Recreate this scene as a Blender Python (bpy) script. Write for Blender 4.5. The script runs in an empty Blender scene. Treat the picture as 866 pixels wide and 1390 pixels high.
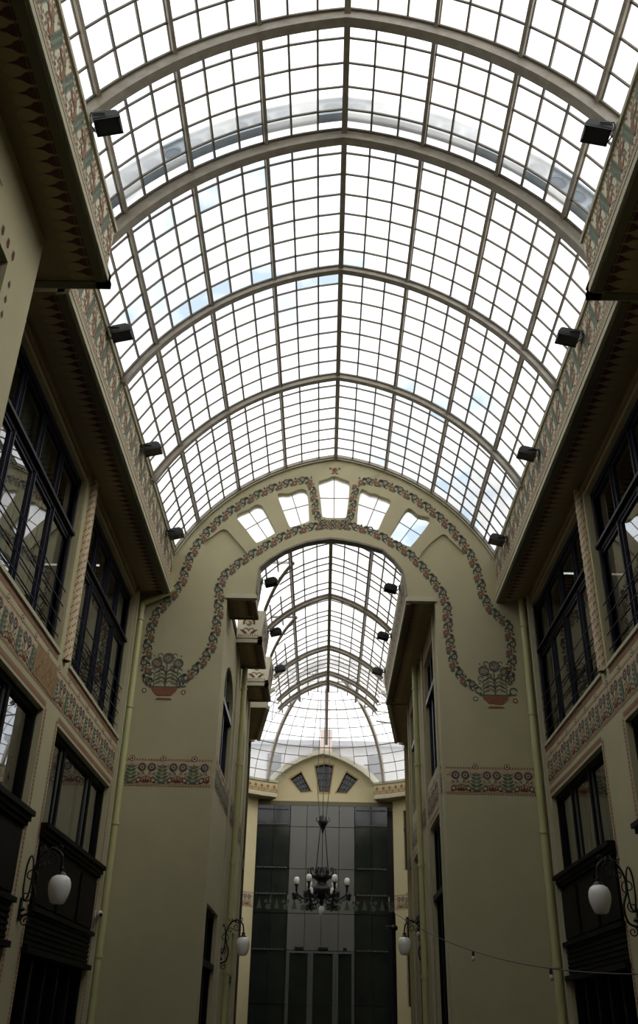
import bpy, math, random
from math import sin, cos, pi, sqrt, radians as R
from mathutils import Vector, Matrix
random.seed(7)
H = 1.6                      # eye height: the numbers below are heights above the eye, the ground is at world 0
GZ = -H
scene = bpy.context.scene
col = scene.collection

# ------------------------------------------------------------------ materials
MATS = {}
def srgb(r, g, b):
    f = lambda c: (c/255/12.92) if c/255 <= .04045 else ((c/255+.055)/1.055)**2.4
    return (f(r), f(g), f(b))
def mat(name, c, rough=.6, metal=0., noise=0., nscale=3., bump=0., bscale=40., spec=.5, c2=None):
    m = bpy.data.materials.new(name); m.use_nodes = True
    nt = m.node_tree; b = nt.nodes['Principled BSDF']
    b.inputs['Roughness'].default_value = rough; b.inputs['Metallic'].default_value = metal
    b.inputs['Specular IOR Level'].default_value = spec
    b.inputs['Base Color'].default_value = (*c, 1)
    if noise > 0 or bump > 0:
        tc = nt.nodes.new('ShaderNodeTexCoord')
    if noise > 0:
        n = nt.nodes.new('ShaderNodeTexNoise'); n.inputs['Scale'].default_value = nscale; n.inputs['Detail'].default_value = 6
        n.inputs['Roughness'].default_value = .6
        r = nt.nodes.new('ShaderNodeValToRGB'); r.color_ramp.elements[0].position = .3; r.color_ramp.elements[1].position = .72
        d = c2 if c2 else tuple(x*(1-noise) for x in c)
        r.color_ramp.elements[0].color = (*d, 1); r.color_ramp.elements[1].color = (*c, 1)
        nt.links.new(tc.outputs['Object'], n.inputs['Vector']); nt.links.new(n.outputs['Fac'], r.inputs['Fac'])
        nt.links.new(r.outputs['Color'], b.inputs['Base Color'])
    if bump > 0:
        n2 = nt.nodes.new('ShaderNodeTexNoise'); n2.inputs['Scale'].default_value = bscale; n2.inputs['Detail'].default_value = 4
        bp = nt.nodes.new('ShaderNodeBump'); bp.inputs['Strength'].default_value = bump; bp.inputs['Distance'].default_value = .01
        nt.links.new(tc.outputs['Object'], n2.inputs['Vector']); nt.links.new(n2.outputs['Fac'], bp.inputs['Height'])
        nt.links.new(bp.outputs['Normal'], b.inputs['Normal'])
    MATS[name] = m; return m
mat('plaster', (.45, .405, .245), .85, noise=.10, nscale=1.3, bump=.25, bscale=55)
mat('plaster_yellow', (.56, .49, .285), .85, noise=.10, nscale=1.5, bump=.2, bscale=50)
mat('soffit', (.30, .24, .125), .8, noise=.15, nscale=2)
mat('lobe', (.335, .27, .14), .8)
mat('rope', (.62, .50, .33), .7, noise=.15, nscale=9)
mat('rope_groove', (.26, .11, .07), .8)
mat('mould', (.46, .43, .29), .7, noise=.12, nscale=5)
mat('mould_dark', (.12, .105, .055), .7)
mat('fascia', (.68, .64, .47), .8, noise=.12, nscale=4)
mat('frieze_ground', (.50, .40, .25), .85, noise=.15, nscale=5)
mat('stain', (.30, .185, .075), .85, noise=.3, nscale=9)
mat('red', (.20, .065, .035), .85, noise=.3, nscale=12)
mat('red_pale', (.34, .16, .10), .85, noise=.3, nscale=12)
mat('darkred', (.085, .022, .014), .8)
mat('orange', (.29, .12, .06), .85, noise=.25, nscale=14)
mat('red_faint', (.42, .26, .18), .85, noise=.3, nscale=12)
mat('teal_pale', (.22, .27, .20), .85, noise=.3, nscale=12)
mat('band_green', (.035, .05, .03), .5)
mat('teal', (.11, .165, .12), .85, noise=.3, nscale=12)
mat('green', (.06, .12, .065), .85)
mat('ink', (.08, .08, .068), .85)
mat('blue', (.08, .075, .105), .85)
mat('ochre', (.36, .24, .09), .85)
mat('olive', (.18, .16, .075), .85)
mat('pale', (.60, .55, .38), .85)
mat('roof_iron', (.40, .36, .29), .5, noise=.25, nscale=6, c2=(.27, .23, .18))
mat('roof_iron_dark', (.21, .185, .145), .55, noise=.3, nscale=8)
mat('frame', (.009, .010, .020), .4, spec=.3)
mat('wood_black', (.0055, .005, .0048), .6, noise=.3, nscale=10, spec=.12)
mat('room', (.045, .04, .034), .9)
mat('iron', (.010, .010, .011), .38, metal=.3)
mat('black_plastic', (.012, .012, .013), .45)
mat('lens', (.04, .04, .045), .08)
mat('curtain', (.20, .195, .17), .9, noise=.35, nscale=7)
mat('curtain_warm', (.30, .23, .18), .9, noise=.35, nscale=7)
mat('pipe', (.47, .46, .22), .42, noise=.12, nscale=3)
mat('gutter', (.46, .46, .30), .45)
mat('opal', (.80, .78, .74), .16)
mat('white_plastic', (.7, .7, .68), .4)
mat('paving', (.09, .082, .07), .8, noise=.4, nscale=2.5, bump=.4, bscale=8)
mat('concrete_pale', (.52, .51, .50), .9, noise=.15, nscale=.5)
mat('brick_pink', (.52, .38, .31), .9, noise=.2, nscale=1)
mat('slate', (.33, .34, .36), .8, noise=.2, nscale=1)
mat('dark_opening', (.06, .065, .075), .3)
mat('beam_blue', (.36, .42, .46), .5, noise=.2, nscale=3)
mat('beam_hole', (.10, .13, .16), .6)
mat('panel_grey', (.15, .15, .135), .3, noise=.12, nscale=1.2)
mat('panel_dark', (.022, .028, .024), .10, noise=.5, nscale=1.1)
mat('steel', (.12, .125, .12), .5, metal=.3)
mat('rim', (.66, .62, .48), .6, noise=.1)
mat('cable', (.015, .015, .015), .5)

def glassy(name, tint, trans_w, spec, rough=.02, ior=1.5, cloud=0.):
    """a thin pane: transparent + translucent (frost) + Fresnel gloss"""
    m = bpy.data.materials.new(name); m.use_nodes = True; nt = m.node_tree; N = nt.nodes; L = nt.links
    for n in list(N): N.remove(n)
    out = N.new('ShaderNodeOutputMaterial'); tr = N.new('ShaderNodeBsdfTransparent'); tr.inputs[0].default_value = (*tint, 1)
    tl = N.new('ShaderNodeBsdfTranslucent'); tl.inputs[0].default_value = (*[min(1, t*.98) for t in tint], 1)
    mx = N.new('ShaderNodeMixShader'); mx.inputs[0].default_value = trans_w
    L.new(tr.outputs[0], mx.inputs[1]); L.new(tl.outputs[0], mx.inputs[2])
    if cloud > 0:
        tc = N.new('ShaderNodeTexCoord'); ns = N.new('ShaderNodeTexNoise'); ns.inputs['Scale'].default_value = .9; ns.inputs['Detail'].default_value = 5
        mr = N.new('ShaderNodeMapRange'); mr.inputs['From Min'].default_value = .35; mr.inputs['From Max'].default_value = .7
        mr.inputs['To Min'].default_value = max(0, trans_w-cloud); mr.inputs['To Max'].default_value = min(1, trans_w+cloud)
        L.new(tc.outputs['Object'], ns.inputs['Vector']); L.new(ns.outputs['Fac'], mr.inputs['Value']); L.new(mr.outputs[0], mx.inputs[0])
    gl = N.new('ShaderNodeBsdfGlossy'); gl.inputs['Roughness'].default_value = rough; gl.inputs[0].default_value = (.95, .97, 1, 1)
    ge = N.new('ShaderNodeNewGeometry'); dt = N.new('ShaderNodeVectorMath'); dt.operation = 'DOT_PRODUCT'
    L.new(ge.outputs['Normal'], dt.inputs[0]); L.new(ge.outputs['Incoming'], dt.inputs[1])
    ab = N.new('ShaderNodeMath'); ab.operation = 'ABSOLUTE'; L.new(dt.outputs['Value'], ab.inputs[0])
    om = N.new('ShaderNodeMath'); om.operation = 'SUBTRACT'; om.inputs[0].default_value = 1; L.new(ab.outputs[0], om.inputs[1])
    pw = N.new('ShaderNodeMath'); pw.operation = 'POWER'; pw.inputs[1].default_value = 5; L.new(om.outputs[0], pw.inputs[0])
    fr = N.new('ShaderNodeMath'); fr.operation = 'MULTIPLY_ADD'; fr.inputs[1].default_value = .95; fr.inputs[2].default_value = .045; L.new(pw.outputs[0], fr.inputs[0])
    ml = N.new('ShaderNodeMath'); ml.operation = 'MULTIPLY'; ml.inputs[1].default_value = spec; ml.use_clamp = True
    L.new(fr.outputs[0], ml.inputs[0])
    mx2 = N.new('ShaderNodeMixShader'); L.new(ml.outputs[0], mx2.inputs[0]); L.new(mx.outputs[0], mx2.inputs[1]); L.new(gl.outputs[0], mx2.inputs[2])
    L.new(mx2.outputs[0], out.inputs[0]); MATS[name] = m
glassy('dome_glass', (.95, .955, .96), .22, .4, .05)
glassy('roof_glass', (.97, .965, .95), .42, .5, .08, cloud=.15)
glassy('roof_clear', (.93, .96, .99), .06, .6, .02)
glassy('roof_frost', (.95, .94, .91), .62, .5, .1, cloud=.1)
glassy('window_glass', (.55, .60, .58), .0, 1.7, .012)

# ------------------------------------------------------------------ mesh builder
class Map:
    """a vertical surface: u runs along it, v is the height, d goes into it (away from the passage)"""
    def __init__(s, x, y, dx, dy, nx, ny):
        s.p = (x, y); s.t = (dx, dy); s.n = (nx, ny)
    def __call__(s, u, v, d=0.):
        return (s.p[0]+s.t[0]*u+s.n[0]*d, s.p[1]+s.t[1]*u+s.n[1]*d, v)
class M:
    def __init__(s): s.v = []; s.f = []; s.m = []; s.names = []; s.sm = []
    def mi(s, n):
        if n not in s.names: s.names.append(n)
        return s.names.index(n)
    def poly(s, pts, m, smooth=False):
        k = len(s.v); s.v += [tuple(p) for p in pts]; s.f.append(tuple(range(k, k+len(pts)))); s.m.append(s.mi(m)); s.sm.append(smooth)
    def mesh(s, vs, fs, m, smooth=False):
        k = len(s.v); s.v += [tuple(p) for p in vs]; i = s.mi(m)
        for f in fs: s.f.append(tuple(a+k for a in f)); s.m.append(i); s.sm.append(smooth)
    def hexa(s, c, m):           # c: 8 corners, bottom 4 then top 4
        s.mesh(c, [(0,3,2,1), (4,5,6,7), (0,1,5,4), (1,2,6,5), (2,3,7,6), (3,0,4,7)], m)
    def box(s, x0, x1, y0, y1, z0, z1, m):
        s.hexa([(x0,y0,z0), (x1,y0,z0), (x1,y1,z0), (x0,y1,z0), (x0,y0,z1), (x1,y0,z1), (x1,y1,z1), (x0,y1,z1)], m)
    def mbox(s, P, u0, u1, v0, v1, d0, d1, m):
        s.hexa([P(u0,v0,d0), P(u1,v0,d0), P(u1,v0,d1), P(u0,v0,d1), P(u0,v1,d0), P(u1,v1,d0), P(u1,v1,d1), P(u0,v1,d1)], m)
    def prism(s, P, pts, d0, d1, m):     # pts in (u,v), extruded along d
        n = len(pts)
        a = [P(u, v, d0) for u, v in pts]; b = [P(u, v, d1) for u, v in pts]
        s.mesh(a+b, [tuple(range(n)), tuple(range(2*n-1, n-1, -1))]+[(i, i+n, (i+1) % n+n, (i+1) % n) for i in range(n)], m)
    def tube(s, path, r, m, n=8, cap=True, smooth=True):
        path = [Vector(p) for p in path]; k = len(path); rr = r if isinstance(r, (list, tuple)) else [r]*k
        vs = []; up = None
        for i, p in enumerate(path):
            t = (path[min(i+1, k-1)]-path[max(i-1, 0)])
            if t.length < 1e-9: t = Vector((0, 0, 1))
            t.normalize()
            if up is None:
                up = t.cross(Vector((0, 0, 1)) if abs(t.z) < .9 else Vector((1, 0, 0))).normalized()
            up = (up-t*up.dot(t)); up = up.normalized() if up.length > 1e-6 else t.orthogonal().normalized()
            w = t.cross(up)
            vs += [p+up*(rr[i]*cos(2*pi*j/n))+w*(rr[i]*sin(2*pi*j/n)) for j in range(n)]
        fs = [(i*n+j, i*n+(j+1) % n, (i+1)*n+(j+1) % n, (i+1)*n+j) for i in range(k-1) for j in range(n)]
        s.mesh(vs, fs, m, smooth)
        if cap:
            s.poly([vs[j] for j in range(n)][::-1], m); s.poly([vs[(k-1)*n+j] for j in range(n)], m)
    def lathe(s, prof, m, c=(0, 0, 0), n=20, smooth=True):   # prof: (r, z)
        vs = [(c[0]+r*cos(2*pi*j/n), c[1]+r*sin(2*pi*j/n), c[2]+z) for r, z in prof for j in range(n)]
        fs = [(i*n+j, i*n+(j+1) % n, (i+1)*n+(j+1) % n, (i+1)*n+j) for i in range(len(prof)-1) for j in range(n)]
        s.mesh(vs, fs, m, smooth)
        s.poly([vs[j] for j in range(n)][::-1], m); s.poly(vs[-n:], m)
    def sweep(s, pts, sec, m, closed_sec=True):   # pts: list of frames (origin, a, b); sec: list of (p,q)
        n = len(sec); vs = []
        for o, a, b in pts:
            vs += [tuple(o[i]+a[i]*p+b[i]*q for i in range(3)) for p, q in sec]
        fs = [(i*n+j, i*n+(j+1) % n, (i+1)*n+(j+1) % n, (i+1)*n+j) for i in range(len(pts)-1) for j in range(n)]
        s.mesh(vs, fs, m); s.poly(vs[:n][::-1], m); s.poly(vs[-n:], m)
    def build(s, name, parent=None, local=False):
        off = Vector((0, 0, 0)) if local else Vector((0, 0, H))
        if parent is not None and not local:
            q = parent
            while q is not None: off = off-q.location; q = q.parent
        me = bpy.data.meshes.new(name)
        me.from_pydata([tuple(Vector(p)+off) for p in s.v], [], s.f)
        for n in s.names: me.materials.append(MATS[n])
        me.polygons.foreach_set('material_index', s.m); me.polygons.foreach_set('use_smooth', s.sm)
        me.update()
        o = bpy.data.objects.new(name, me); col.objects.link(o)
        if parent is not None: o.parent = parent
        return o
def empty(name, loc=(0, 0, 0), rz=0., world=False):
    o = bpy.data.objects.new(name, None); col.objects.link(o); o.empty_display_size = .2
    o.location = loc if world else (loc[0], loc[1], loc[2]+H); o.rotation_euler = (0, 0, rz); return o
def tag(o, label, cat, group=None):
    o['label'] = label; o['category'] = cat; o['kind'] = 'thing'
    if group: o['group'] = group
    return o
def struct(o, label=None):
    o['kind'] = 'structure'
    if label: o['label'] = label
    return o
def copy_tree(o, parent=None):
    c = o.copy(); col.objects.link(c); c.parent = parent
    for ch in list(o.children): copy_tree(ch, c)
    return c

# ------------------------------------------------------------------ painted ornament (flat paint, a few mm of relief)
def disc(x, y, r, n=10): return [[(x+r*cos(2*pi*i/n), y+r*sin(2*pi*i/n)) for i in range(n)]]
def arc(x, y, r, w, a0, a1, n=8):
    o = []
    for i in range(n):
        a = R(a0+(a1-a0)*i/n); b = R(a0+(a1-a0)*(i+1)/n)
        o.append([(x+(r-w/2)*cos(a), y+(r-w/2)*sin(a)), (x+(r+w/2)*cos(a), y+(r+w/2)*sin(a)), (x+(r+w/2)*cos(b), y+(r+w/2)*sin(b)), (x+(r-w/2)*cos(b), y+(r-w/2)*sin(b))])
    return o
def leaf(x, y, l, w, ang):
    a = R(ang); c, s_ = cos(a), sin(a)
    return [[(x+p*c-q*s_, y+p*s_+q*c) for p, q in [(0, 0), (l*.35, w/2), (l*.75, w*.35), (l, 0), (l*.75, -w*.35), (l*.35, -w/2)]]]
def rect(x0, x1, y0, y1): return [[(x0, y0), (x1, y0), (x1, y1), (x0, y1)]]
def tri(x, y, w, h): return [[(x-w/2, y), (x+w/2, y), (x, y+h)]]
def item(polys, m, l=1): return [(p, m, l) for p in polys]
def paint(mb, F, items, base=.003, step=.0015):
    for p, m, l in items: mb.poly([F(x, y, -(base+step*l)) for x, y in p], m)
def shift(P, u0, v0, sc=1., mirror=1): return lambda u, v, d: P(u0+mirror*u*sc, v0+v*sc, d)

def frieze_unit(W=.72, simple=False):
    it = []
    # little tree with a rosette on its tip
    it += item(rect(-.006, .006, .03, .44), 'olive', 2)
    for k in range(5):
        y = .05+k*.075; w = .14-.018*k
        for s_ in (-1, 1):
            it += item(leaf(0, y, w+.035, .062, 90-s_*62), 'green' if k % 2 else 'teal', 3)
    it += item(tri(0, .03, .2, .045), 'darkred', 2)
    it += item(disc(0, .545, .062, 12), 'red', 2)+item(disc(0, .545, .044, 12), 'pale', 3)+item(disc(0, .545, .028, 8), 'blue', 4)
    # hearts of two curled flowers
    for s_ in (-1, 1):
        cx = W/2+s_*.10
        it += item(arc(cx, .365, .062, .036, 0, 360, 12), 'blue', 2)+item(disc(cx, .365, .024, 8), 'red', 3)+item(arc(cx, .365, .088, .010, 0, 360, 12), 'olive', 2)
        it += item(arc(W/2+s_*.09, .26, .11, .014, 200 if s_ < 0 else -20, 330 if s_ < 0 else -150, 6), 'olive', 2)
        it += item(arc(W/2+s_*.22, .22, .13, .016, 90 if s_ > 0 else 90, 200 if s_ > 0 else -20, 6), 'red_pale', 2)
        it += item(leaf(W/2+s_*.04, .19, .10, .03, 90-s_*20), 'green', 2)
    for a in (20, 50, 90, 130, 160):
        it += item(leaf(W/2, .045, .13, .045, a), 'red', 3)
    it += item(arc(W/2, .045, .135, .014, 15, 165, 8), 'red_pale', 2)
    it += item(leaf(.10, .04, .11, .03, 10), 'darkred', 2)+item(leaf(W-.10, .04, .11, .03, 170), 'darkred', 2)
    for s_ in (-1, 1): it += item(arc(W/2+s_*.15, .10, .05, .022, 0, 360, 8), 'darkred', 2)+item(leaf(W/2+s_*.12, .20, .10, .035, 90-s_*50), 'teal', 2)+item(arc(W/2+s_*.26, .42, .055, .018, 180, 360, 6), 'red_pale', 2)
    return it
def frieze_band(mb, P, u0, u1, v0=4.47, phase=0., W=.72):
    paint(mb, P, item(rect(u0, u1, v0, v0+.53), 'frieze_ground', 0))
    paint(mb, P, item(rect(u0, u1, v0+.012, v0+.022), 'red', 1)+item(rect(u0, u1, v0+.495, v0+.503), 'red', 1))
    n = int((u1-u0)/.06)
    for k in range(n):
        u = u0+.03+k*.06
        paint(mb, P, item(rect(u-.015, u+.015, v0-.03, v0-.008), 'red', 1)+item(rect(u-.015, u+.015, v0+.512, v0+.534), 'red', 1))
    un = frieze_unit(W); k = math.ceil((u0-phase)/W)
    while phase+k*W < u1-.05:
        c = phase+k*W
        it = [q for q in un if all(u0-.001 <= c+x <= u1+.001 for x, y in q[0])]
        paint(mb, shift(P, c, v0), it); k += 1
    c = phase+(math.ceil((u0-phase)/W)-1)*W
    paint(mb, shift(P, c, v0), [q for q in un if all(u0-.001 <= c+x <= u1+.001 for x, y in q[0])])
def dotted(mb, P, pts, wd=.07, m='red_pale'):
    """row of small painted darts following a polyline on a wall"""
    for (a, b), (c, d) in zip(pts, pts[1:]):
        L = math.hypot(c-a, d-b); n = max(1, int(L/.062)); tx, ty = (c-a)/L, (d-b)/L; wd0 = wd*1.35
        for k in range(n):
            s_ = (k+.5)*L/n
            x, y = a+tx*s_, b+ty*s_
            paint(mb, P, [([(x-tx*.026, y-ty*.026), (x+tx*.026, y+ty*.026), (x+tx*.018-ty*wd0, y+ty*.018+tx*wd0), (x-tx*.012-ty*wd0, y-ty*.012+tx*wd0)], m, 1)])
            paint(mb, P, item(disc(x-ty*wd*1.3+tx*.03, y+tx*wd*1.3+ty*.03, .011, 5), m, 1))
def fascia_unit():
    it = item(rect(0, .56, .0, .012), 'red_pale', 1)
    # scales along the bottom
    for r_ in range(4):
        for k in range(7):
            x = k*.08+(.04 if r_ % 2 else 0)
            it += item(arc(x, .035+r_*.055, .030, .024, 10, 170, 4), 'red_faint' if r_ % 2 else 'red_pale', 1)
    for k in range(6): it += item(disc(.05+k*.09, .27+(k % 2)*.035, .026, 6), 'red_faint' if k % 2 else 'red_pale', 1)
    # fern
    for k in range(8):
        x = .01+k*.030; y = .32+k*.068
        it += item(leaf(x, y, .125, .046, 122), 'teal_pale', 2)+item(leaf(x, y, .115, .046, 4), 'teal_pale', 2)
    it += item([[(0, .31), (.02, .30), (.26, .86), (.24, .87)]], 'teal_pale', 3)
    # curled flower
    it += item(arc(.38, .49, .125, .075, -80, 100, 10), 'red_pale', 3)
    it += item(disc(.345, .635, .075, 8), 'red_pale', 4)+item(disc(.405, .665, .055, 7), 'red_faint', 3)+item(disc(.29, .655, .04, 6), 'red_faint', 3)+item(disc(.345, .635, .026, 6), 'pale', 5)
    it += item(arc(.355, .47, .065, .026, 40, 330, 9), 'olive', 3)+item(disc(.365, .465, .030, 6), 'red_pale', 4)
    it += item(arc(.34, .42, .205, .020, 95, 240, 8), 'teal_pale', 1)+item(arc(.36, .48, .215, .016, -70, 80, 8), 'olive', 1)
    for k in range(5): it += item(disc(.21+k*.065, .36+(k % 2)*.04, .024, 6), 'red_faint', 1)
    for k in range(3): it += item(leaf(.47, .30+k*.16, .09, .04, 50), 'olive', 1)+item(leaf(.50, .36+k*.16, .08, .035, 120), 'teal_pale', 1)
    it += item(arc(.14, .80, .085, .030, -10, 190, 6), 'red_pale', 1)+item(arc(.42, .84, .085, .026, 150, 380, 7), 'red_faint', 1)+item(disc(.42, .84, .03, 6), 'olive', 2)
    for k in range(7): it += item(tri(.04+k*.08, .875, .066, .04), 'red_pale', 1)
    return it
FU = fascia_unit()
def fascia_paint(mb, P, u0, u1, v0, W=.545, vs=1., mirror=1):
    n = int(round((u1-u0)/W)); W2 = (u1-u0)/n
    for k in range(n):
        base = u0+k*W2 if mirror > 0 else u0+(k+1)*W2
        f = lambda u, v, d, b=base: P(b+mirror*u*W2/.56, v0+v*vs, d)
        paint(mb, f, FU)
def scallops(mb, x_edge, s_, y0, y1, z, W=.183, inward=1):
    """dark drops along the soffit, beside the fascia; s_ = which way the wall lies"""
    n = int((y1-y0)/W)
    G = lambda u, v, d: (x_edge+s_*v, u, z+d)
    for k in range(n):
        y = y0+(k+.5)*W
        paint(mb, G, [([(y-.078, .0), (y+.078, .0), (y+.068, .05), (y+.028, .10), (y, .20), (y-.028, .10), (y-.068, .05)], 'darkred', 2)])
        paint(mb, G, [([(y+W/2+.085*cos(R(q)), .13+.15*sin(R(q))) for q in range(0, 181, 20)]+[(y+W/2-.085, 0), (y+W/2+.085, 0)], 'lobe', 0)])
        paint(mb, G, item(rect(y-.075, y+.075, -.035, -.012), 'darkred', 1))
def garland(mb, P, path, L=.40, flip=1, w=1.):
    pts = [Vector((a, b, 0)) for a, b in path]
    # Catmull-Rom resample
    out = []
    for i in range(len(pts)-1):
        p0 = pts[max(i-1, 0)]; p1 = pts[i]; p2 = pts[i+1]; p3 = pts[min(i+2, len(pts)-1)]
        for k in range(12):
            t = k/12; out.append(.5*((2*p1)+(-p0+p2)*t+(2*p0-5*p1+4*p2-p3)*t*t+(-p0+3*p1-3*p2+p3)*t**3))
    out.append(pts[-1])
    cum = [0]
    for a, b in zip(out, out[1:]): cum.append(cum[-1]+(b-a).length)
    def at(s_):
        s_ = max(0, min(cum[-1]-1e-4, s_)); i = 0
        while cum[i+1] < s_: i += 1
        t = (s_-cum[i])/(cum[i+1]-cum[i]); p = out[i].lerp(out[i+1], t); d = (out[i+1]-out[i]).normalized(); return p, d
    n = max(1, int(round(cum[-1]/L))); L = cum[-1]/n; k_ = L/.40
    unit = []
    unit += item(disc(.06, -.045, .058, 10), 'orange', 3)+item(arc(.06, -.045, .07, .014, 0, 360, 10), 'ink', 2)+item(disc(.06, -.045, .030, 8), 'red', 4)+item(disc(.06, -.045, .014, 6), 'pale', 5)
    unit += item(arc(.245, .045, .062, .036, 0, 360, 12), 'ink', 3)+item(arc(.15, -.075, .035, .022, 0, 300, 6), 'ink', 3)+item(disc(.02, .075, .028, 6), 'ink', 3)+item(disc(.33, -.085, .022, 6), 'ink', 3)+item(leaf(.10, .06, .12, .04, 10), 'ink', 2)+item(disc(.245, .045, .018, 6), 'red', 4)
    unit += item(arc(.15, .05, .055, .022, -30, 200, 6), 'ink', 2)+item(leaf(.09, .02, .12, .05, 35), 'green', 2)
    unit += item(leaf(.20, -.02, .13, .05, -35), 'green', 2)+item(arc(.31, -.05, .045, .022, 0, 250, 6), 'ink', 2)
    unit += item(leaf(.30, .02, .10, .045, 50), 'ink', 2)+item(leaf(.16, -.03, .08, .04, -95), 'ink', 2)+item(leaf(.02, .04, .09, .035, 100), 'red', 2)
    unit += item(leaf(.34, .0, .09, .04, 10), 'red', 2)+item(disc(.38, .055, .02, 6), 'orange', 3)
    for k in range(n):
        for p, m, l in unit:
            q = []
            for x, y in p:
                c, d = at((k+x/.40)*L); c2 = c+Vector((-d.y, d.x, 0))*y*flip*w; q.append((c2.x, c2.y))
            mb.poly([P(a, b, -(.003+.0015*l)) for a, b in q], m)
def basket(mb, P, x, z):
    it = []
    it += [([(-.29, 0), (.29, 0), (.26, -.08), (.15, -.185), (-.15, -.185), (-.26, -.08)], 'orange', 2)]
    for k in range(4): it += item(rect(-.27+.03*k, .27-.03*k, -.03-.042*k, -.042-.042*k), 'red', 3)
    it += item(rect(-.31, .31, .0, .03), 'ink', 3)+item(disc(-.32, .03, .035, 8), 'ink', 3)+item(disc(.32, .03, .035, 8), 'ink', 3)
    it += item([[(-.19, -.275), (.19, -.275), (.14, -.235), (-.14, -.235)]], 'red', 2)
    for cx, cz, r_ in ((-.22, .56, .12), (.02, .67, .125), (.25, .55, .115), (-.10, .45, .06), (.13, .44, .06)):
        it += item(arc(cx, cz, r_*.86, r_*.28, 0, 360, 14), 'ink', 3)+item(arc(cx, cz, r_*.52, r_*.16, 0, 360, 10), 'ink', 3)+item(disc(cx, cz, r_*.22, 6), 'orange', 4)
    for k in range(4):
        for s_ in (-1, 1):
            y = .05+.085*k
            it += item(arc(s_*.105, y, .10, .034, 90-s_*90, 90-s_*-90+s_*10, 8) if False else arc(s_*.105, y, .10, .034, 180 if s_ > 0 else 0, 15 if s_ > 0 else 165, 8), 'ink' if k % 2 else 'olive', 2)
            it += item(arc(s_*.17, y-.03, .09, .026, 120 if s_ > 0 else 60, -5 if s_ > 0 else 185, 8), 'green', 1)
    it += item(rect(-.014, .014, .03, .56), 'ink', 1)
    for s_ in (-1, 1):
        it += item(arc(s_*.30, .38, .055, .022, 0, 300, 8), 'ink', 2)+item(arc(s_*.16, .73, .05, .02, 0, 300, 8), 'ink', 2)+item(disc(s_*.33, .28, .02, 6), 'red', 2)+item(disc(s_*.30, .72, .02, 6), 'ink', 2)
    it += item(disc(-.44, -.07, .055, 8), 'ink', 2)+item(disc(-.44, -.07, .03, 6), 'pale', 3)+item(disc(.42, -.10, .06, 8), 'orange', 2)+item(disc(.42, -.10, .025, 6), 'pale', 3)
    it += item(arc(-.36, .12, .07, .03, 0, 320, 8), 'ink', 2)+item(arc(.40, .10, .08, .034, 0, 320, 8), 'ink', 2)
    paint(mb, shift(P, x, z, 1.0), it)
SKY = 1.95; SUN = 1.7; EXPO = 0.0
# ------------------------------------------------------------------ the setting
XL, XR, XC = -4.33, 4.57, .12
FL, FR = -3.66, 3.93            # far cornice faces
NL, NR = -3.07, 3.50; NT_ = 9.68            # near (projecting) cornice faces
AL, AR = -3.68, 3.92            # projecting near walls
YW = 20.0                       # face of the big arch wall
SZ, FT = 8.65, 9.80             # cornice soffit / top
IL, IR = -2.33, 2.50            # inner passage walls
IFL, IFR = -1.74, 1.88; IFT = 9.52
YEND = 42.0
PL = Map(XL, 0, 0, 1, -1, 0); PR = Map(XR, 0, 0, 1, 1, 0)
PA = Map(0, YW, 1, 0, 0, 1)
PIL = Map(IL, 0, 0, 1, -1, 0); PIR = Map(IR, 0, 0, 1, 1, 0)

def wall_grid(mb, P, u0, u1, v0, v1, ops, depth, m, mrev=None):
    us = sorted({u0, u1, *[o[0] for o in ops], *[o[1] for o in ops]}); vs = sorted({v0, v1, *[o[2] for o in ops], *[o[3] for o in ops]})
    us = [u for u in us if u0 <= u <= u1]; vs = [v for v in vs if v0 <= v <= v1]
    for a, b in zip(us, us[1:]):
        for c, d in zip(vs, vs[1:]):
            cu, cv = (a+b)/2, (c+d)/2
            if any(o[0] < cu < o[1] and o[2] < cv < o[3] for o in ops): continue
            mb.poly([P(a, c), P(b, c), P(b, d), P(a, d)], m)
    mr = mrev or m
    for a, b, c, d in ops:
        mb.poly([P(a, c, 0), P(a, d, 0), P(a, d, depth), P(a, c, depth)], mr); mb.poly([P(b, c, 0), P(b, d, 0), P(b, d, depth), P(b, c, depth)], mr)
        mb.poly([P(a, d, 0), P(b, d, 0), P(b, d, depth), P(a, d, depth)], mr)
        if c > GZ+.01: mb.poly([P(a, c, 0), P(b, c, 0), P(b, c, depth), P(a, c, depth)], mr)

# floor
b = M(); b.box(-9, 9, -5, 46, GZ-.1, GZ, 'paving'); struct(b.build('floor'))

UPL = [(9.95, 14.45), (15.22, 19.55)]; UPR = [(10.12, 14.62), (15.15, 19.78)]
LOL = [(9.90, 14.22), (15.10, 19.45)]; LOR = [(9.90, 14.22), (15.62, 19.55)]
UZ0, UZ1, LZ1, LZT = 5.27, 8.42, 4.22, 2.70

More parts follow.
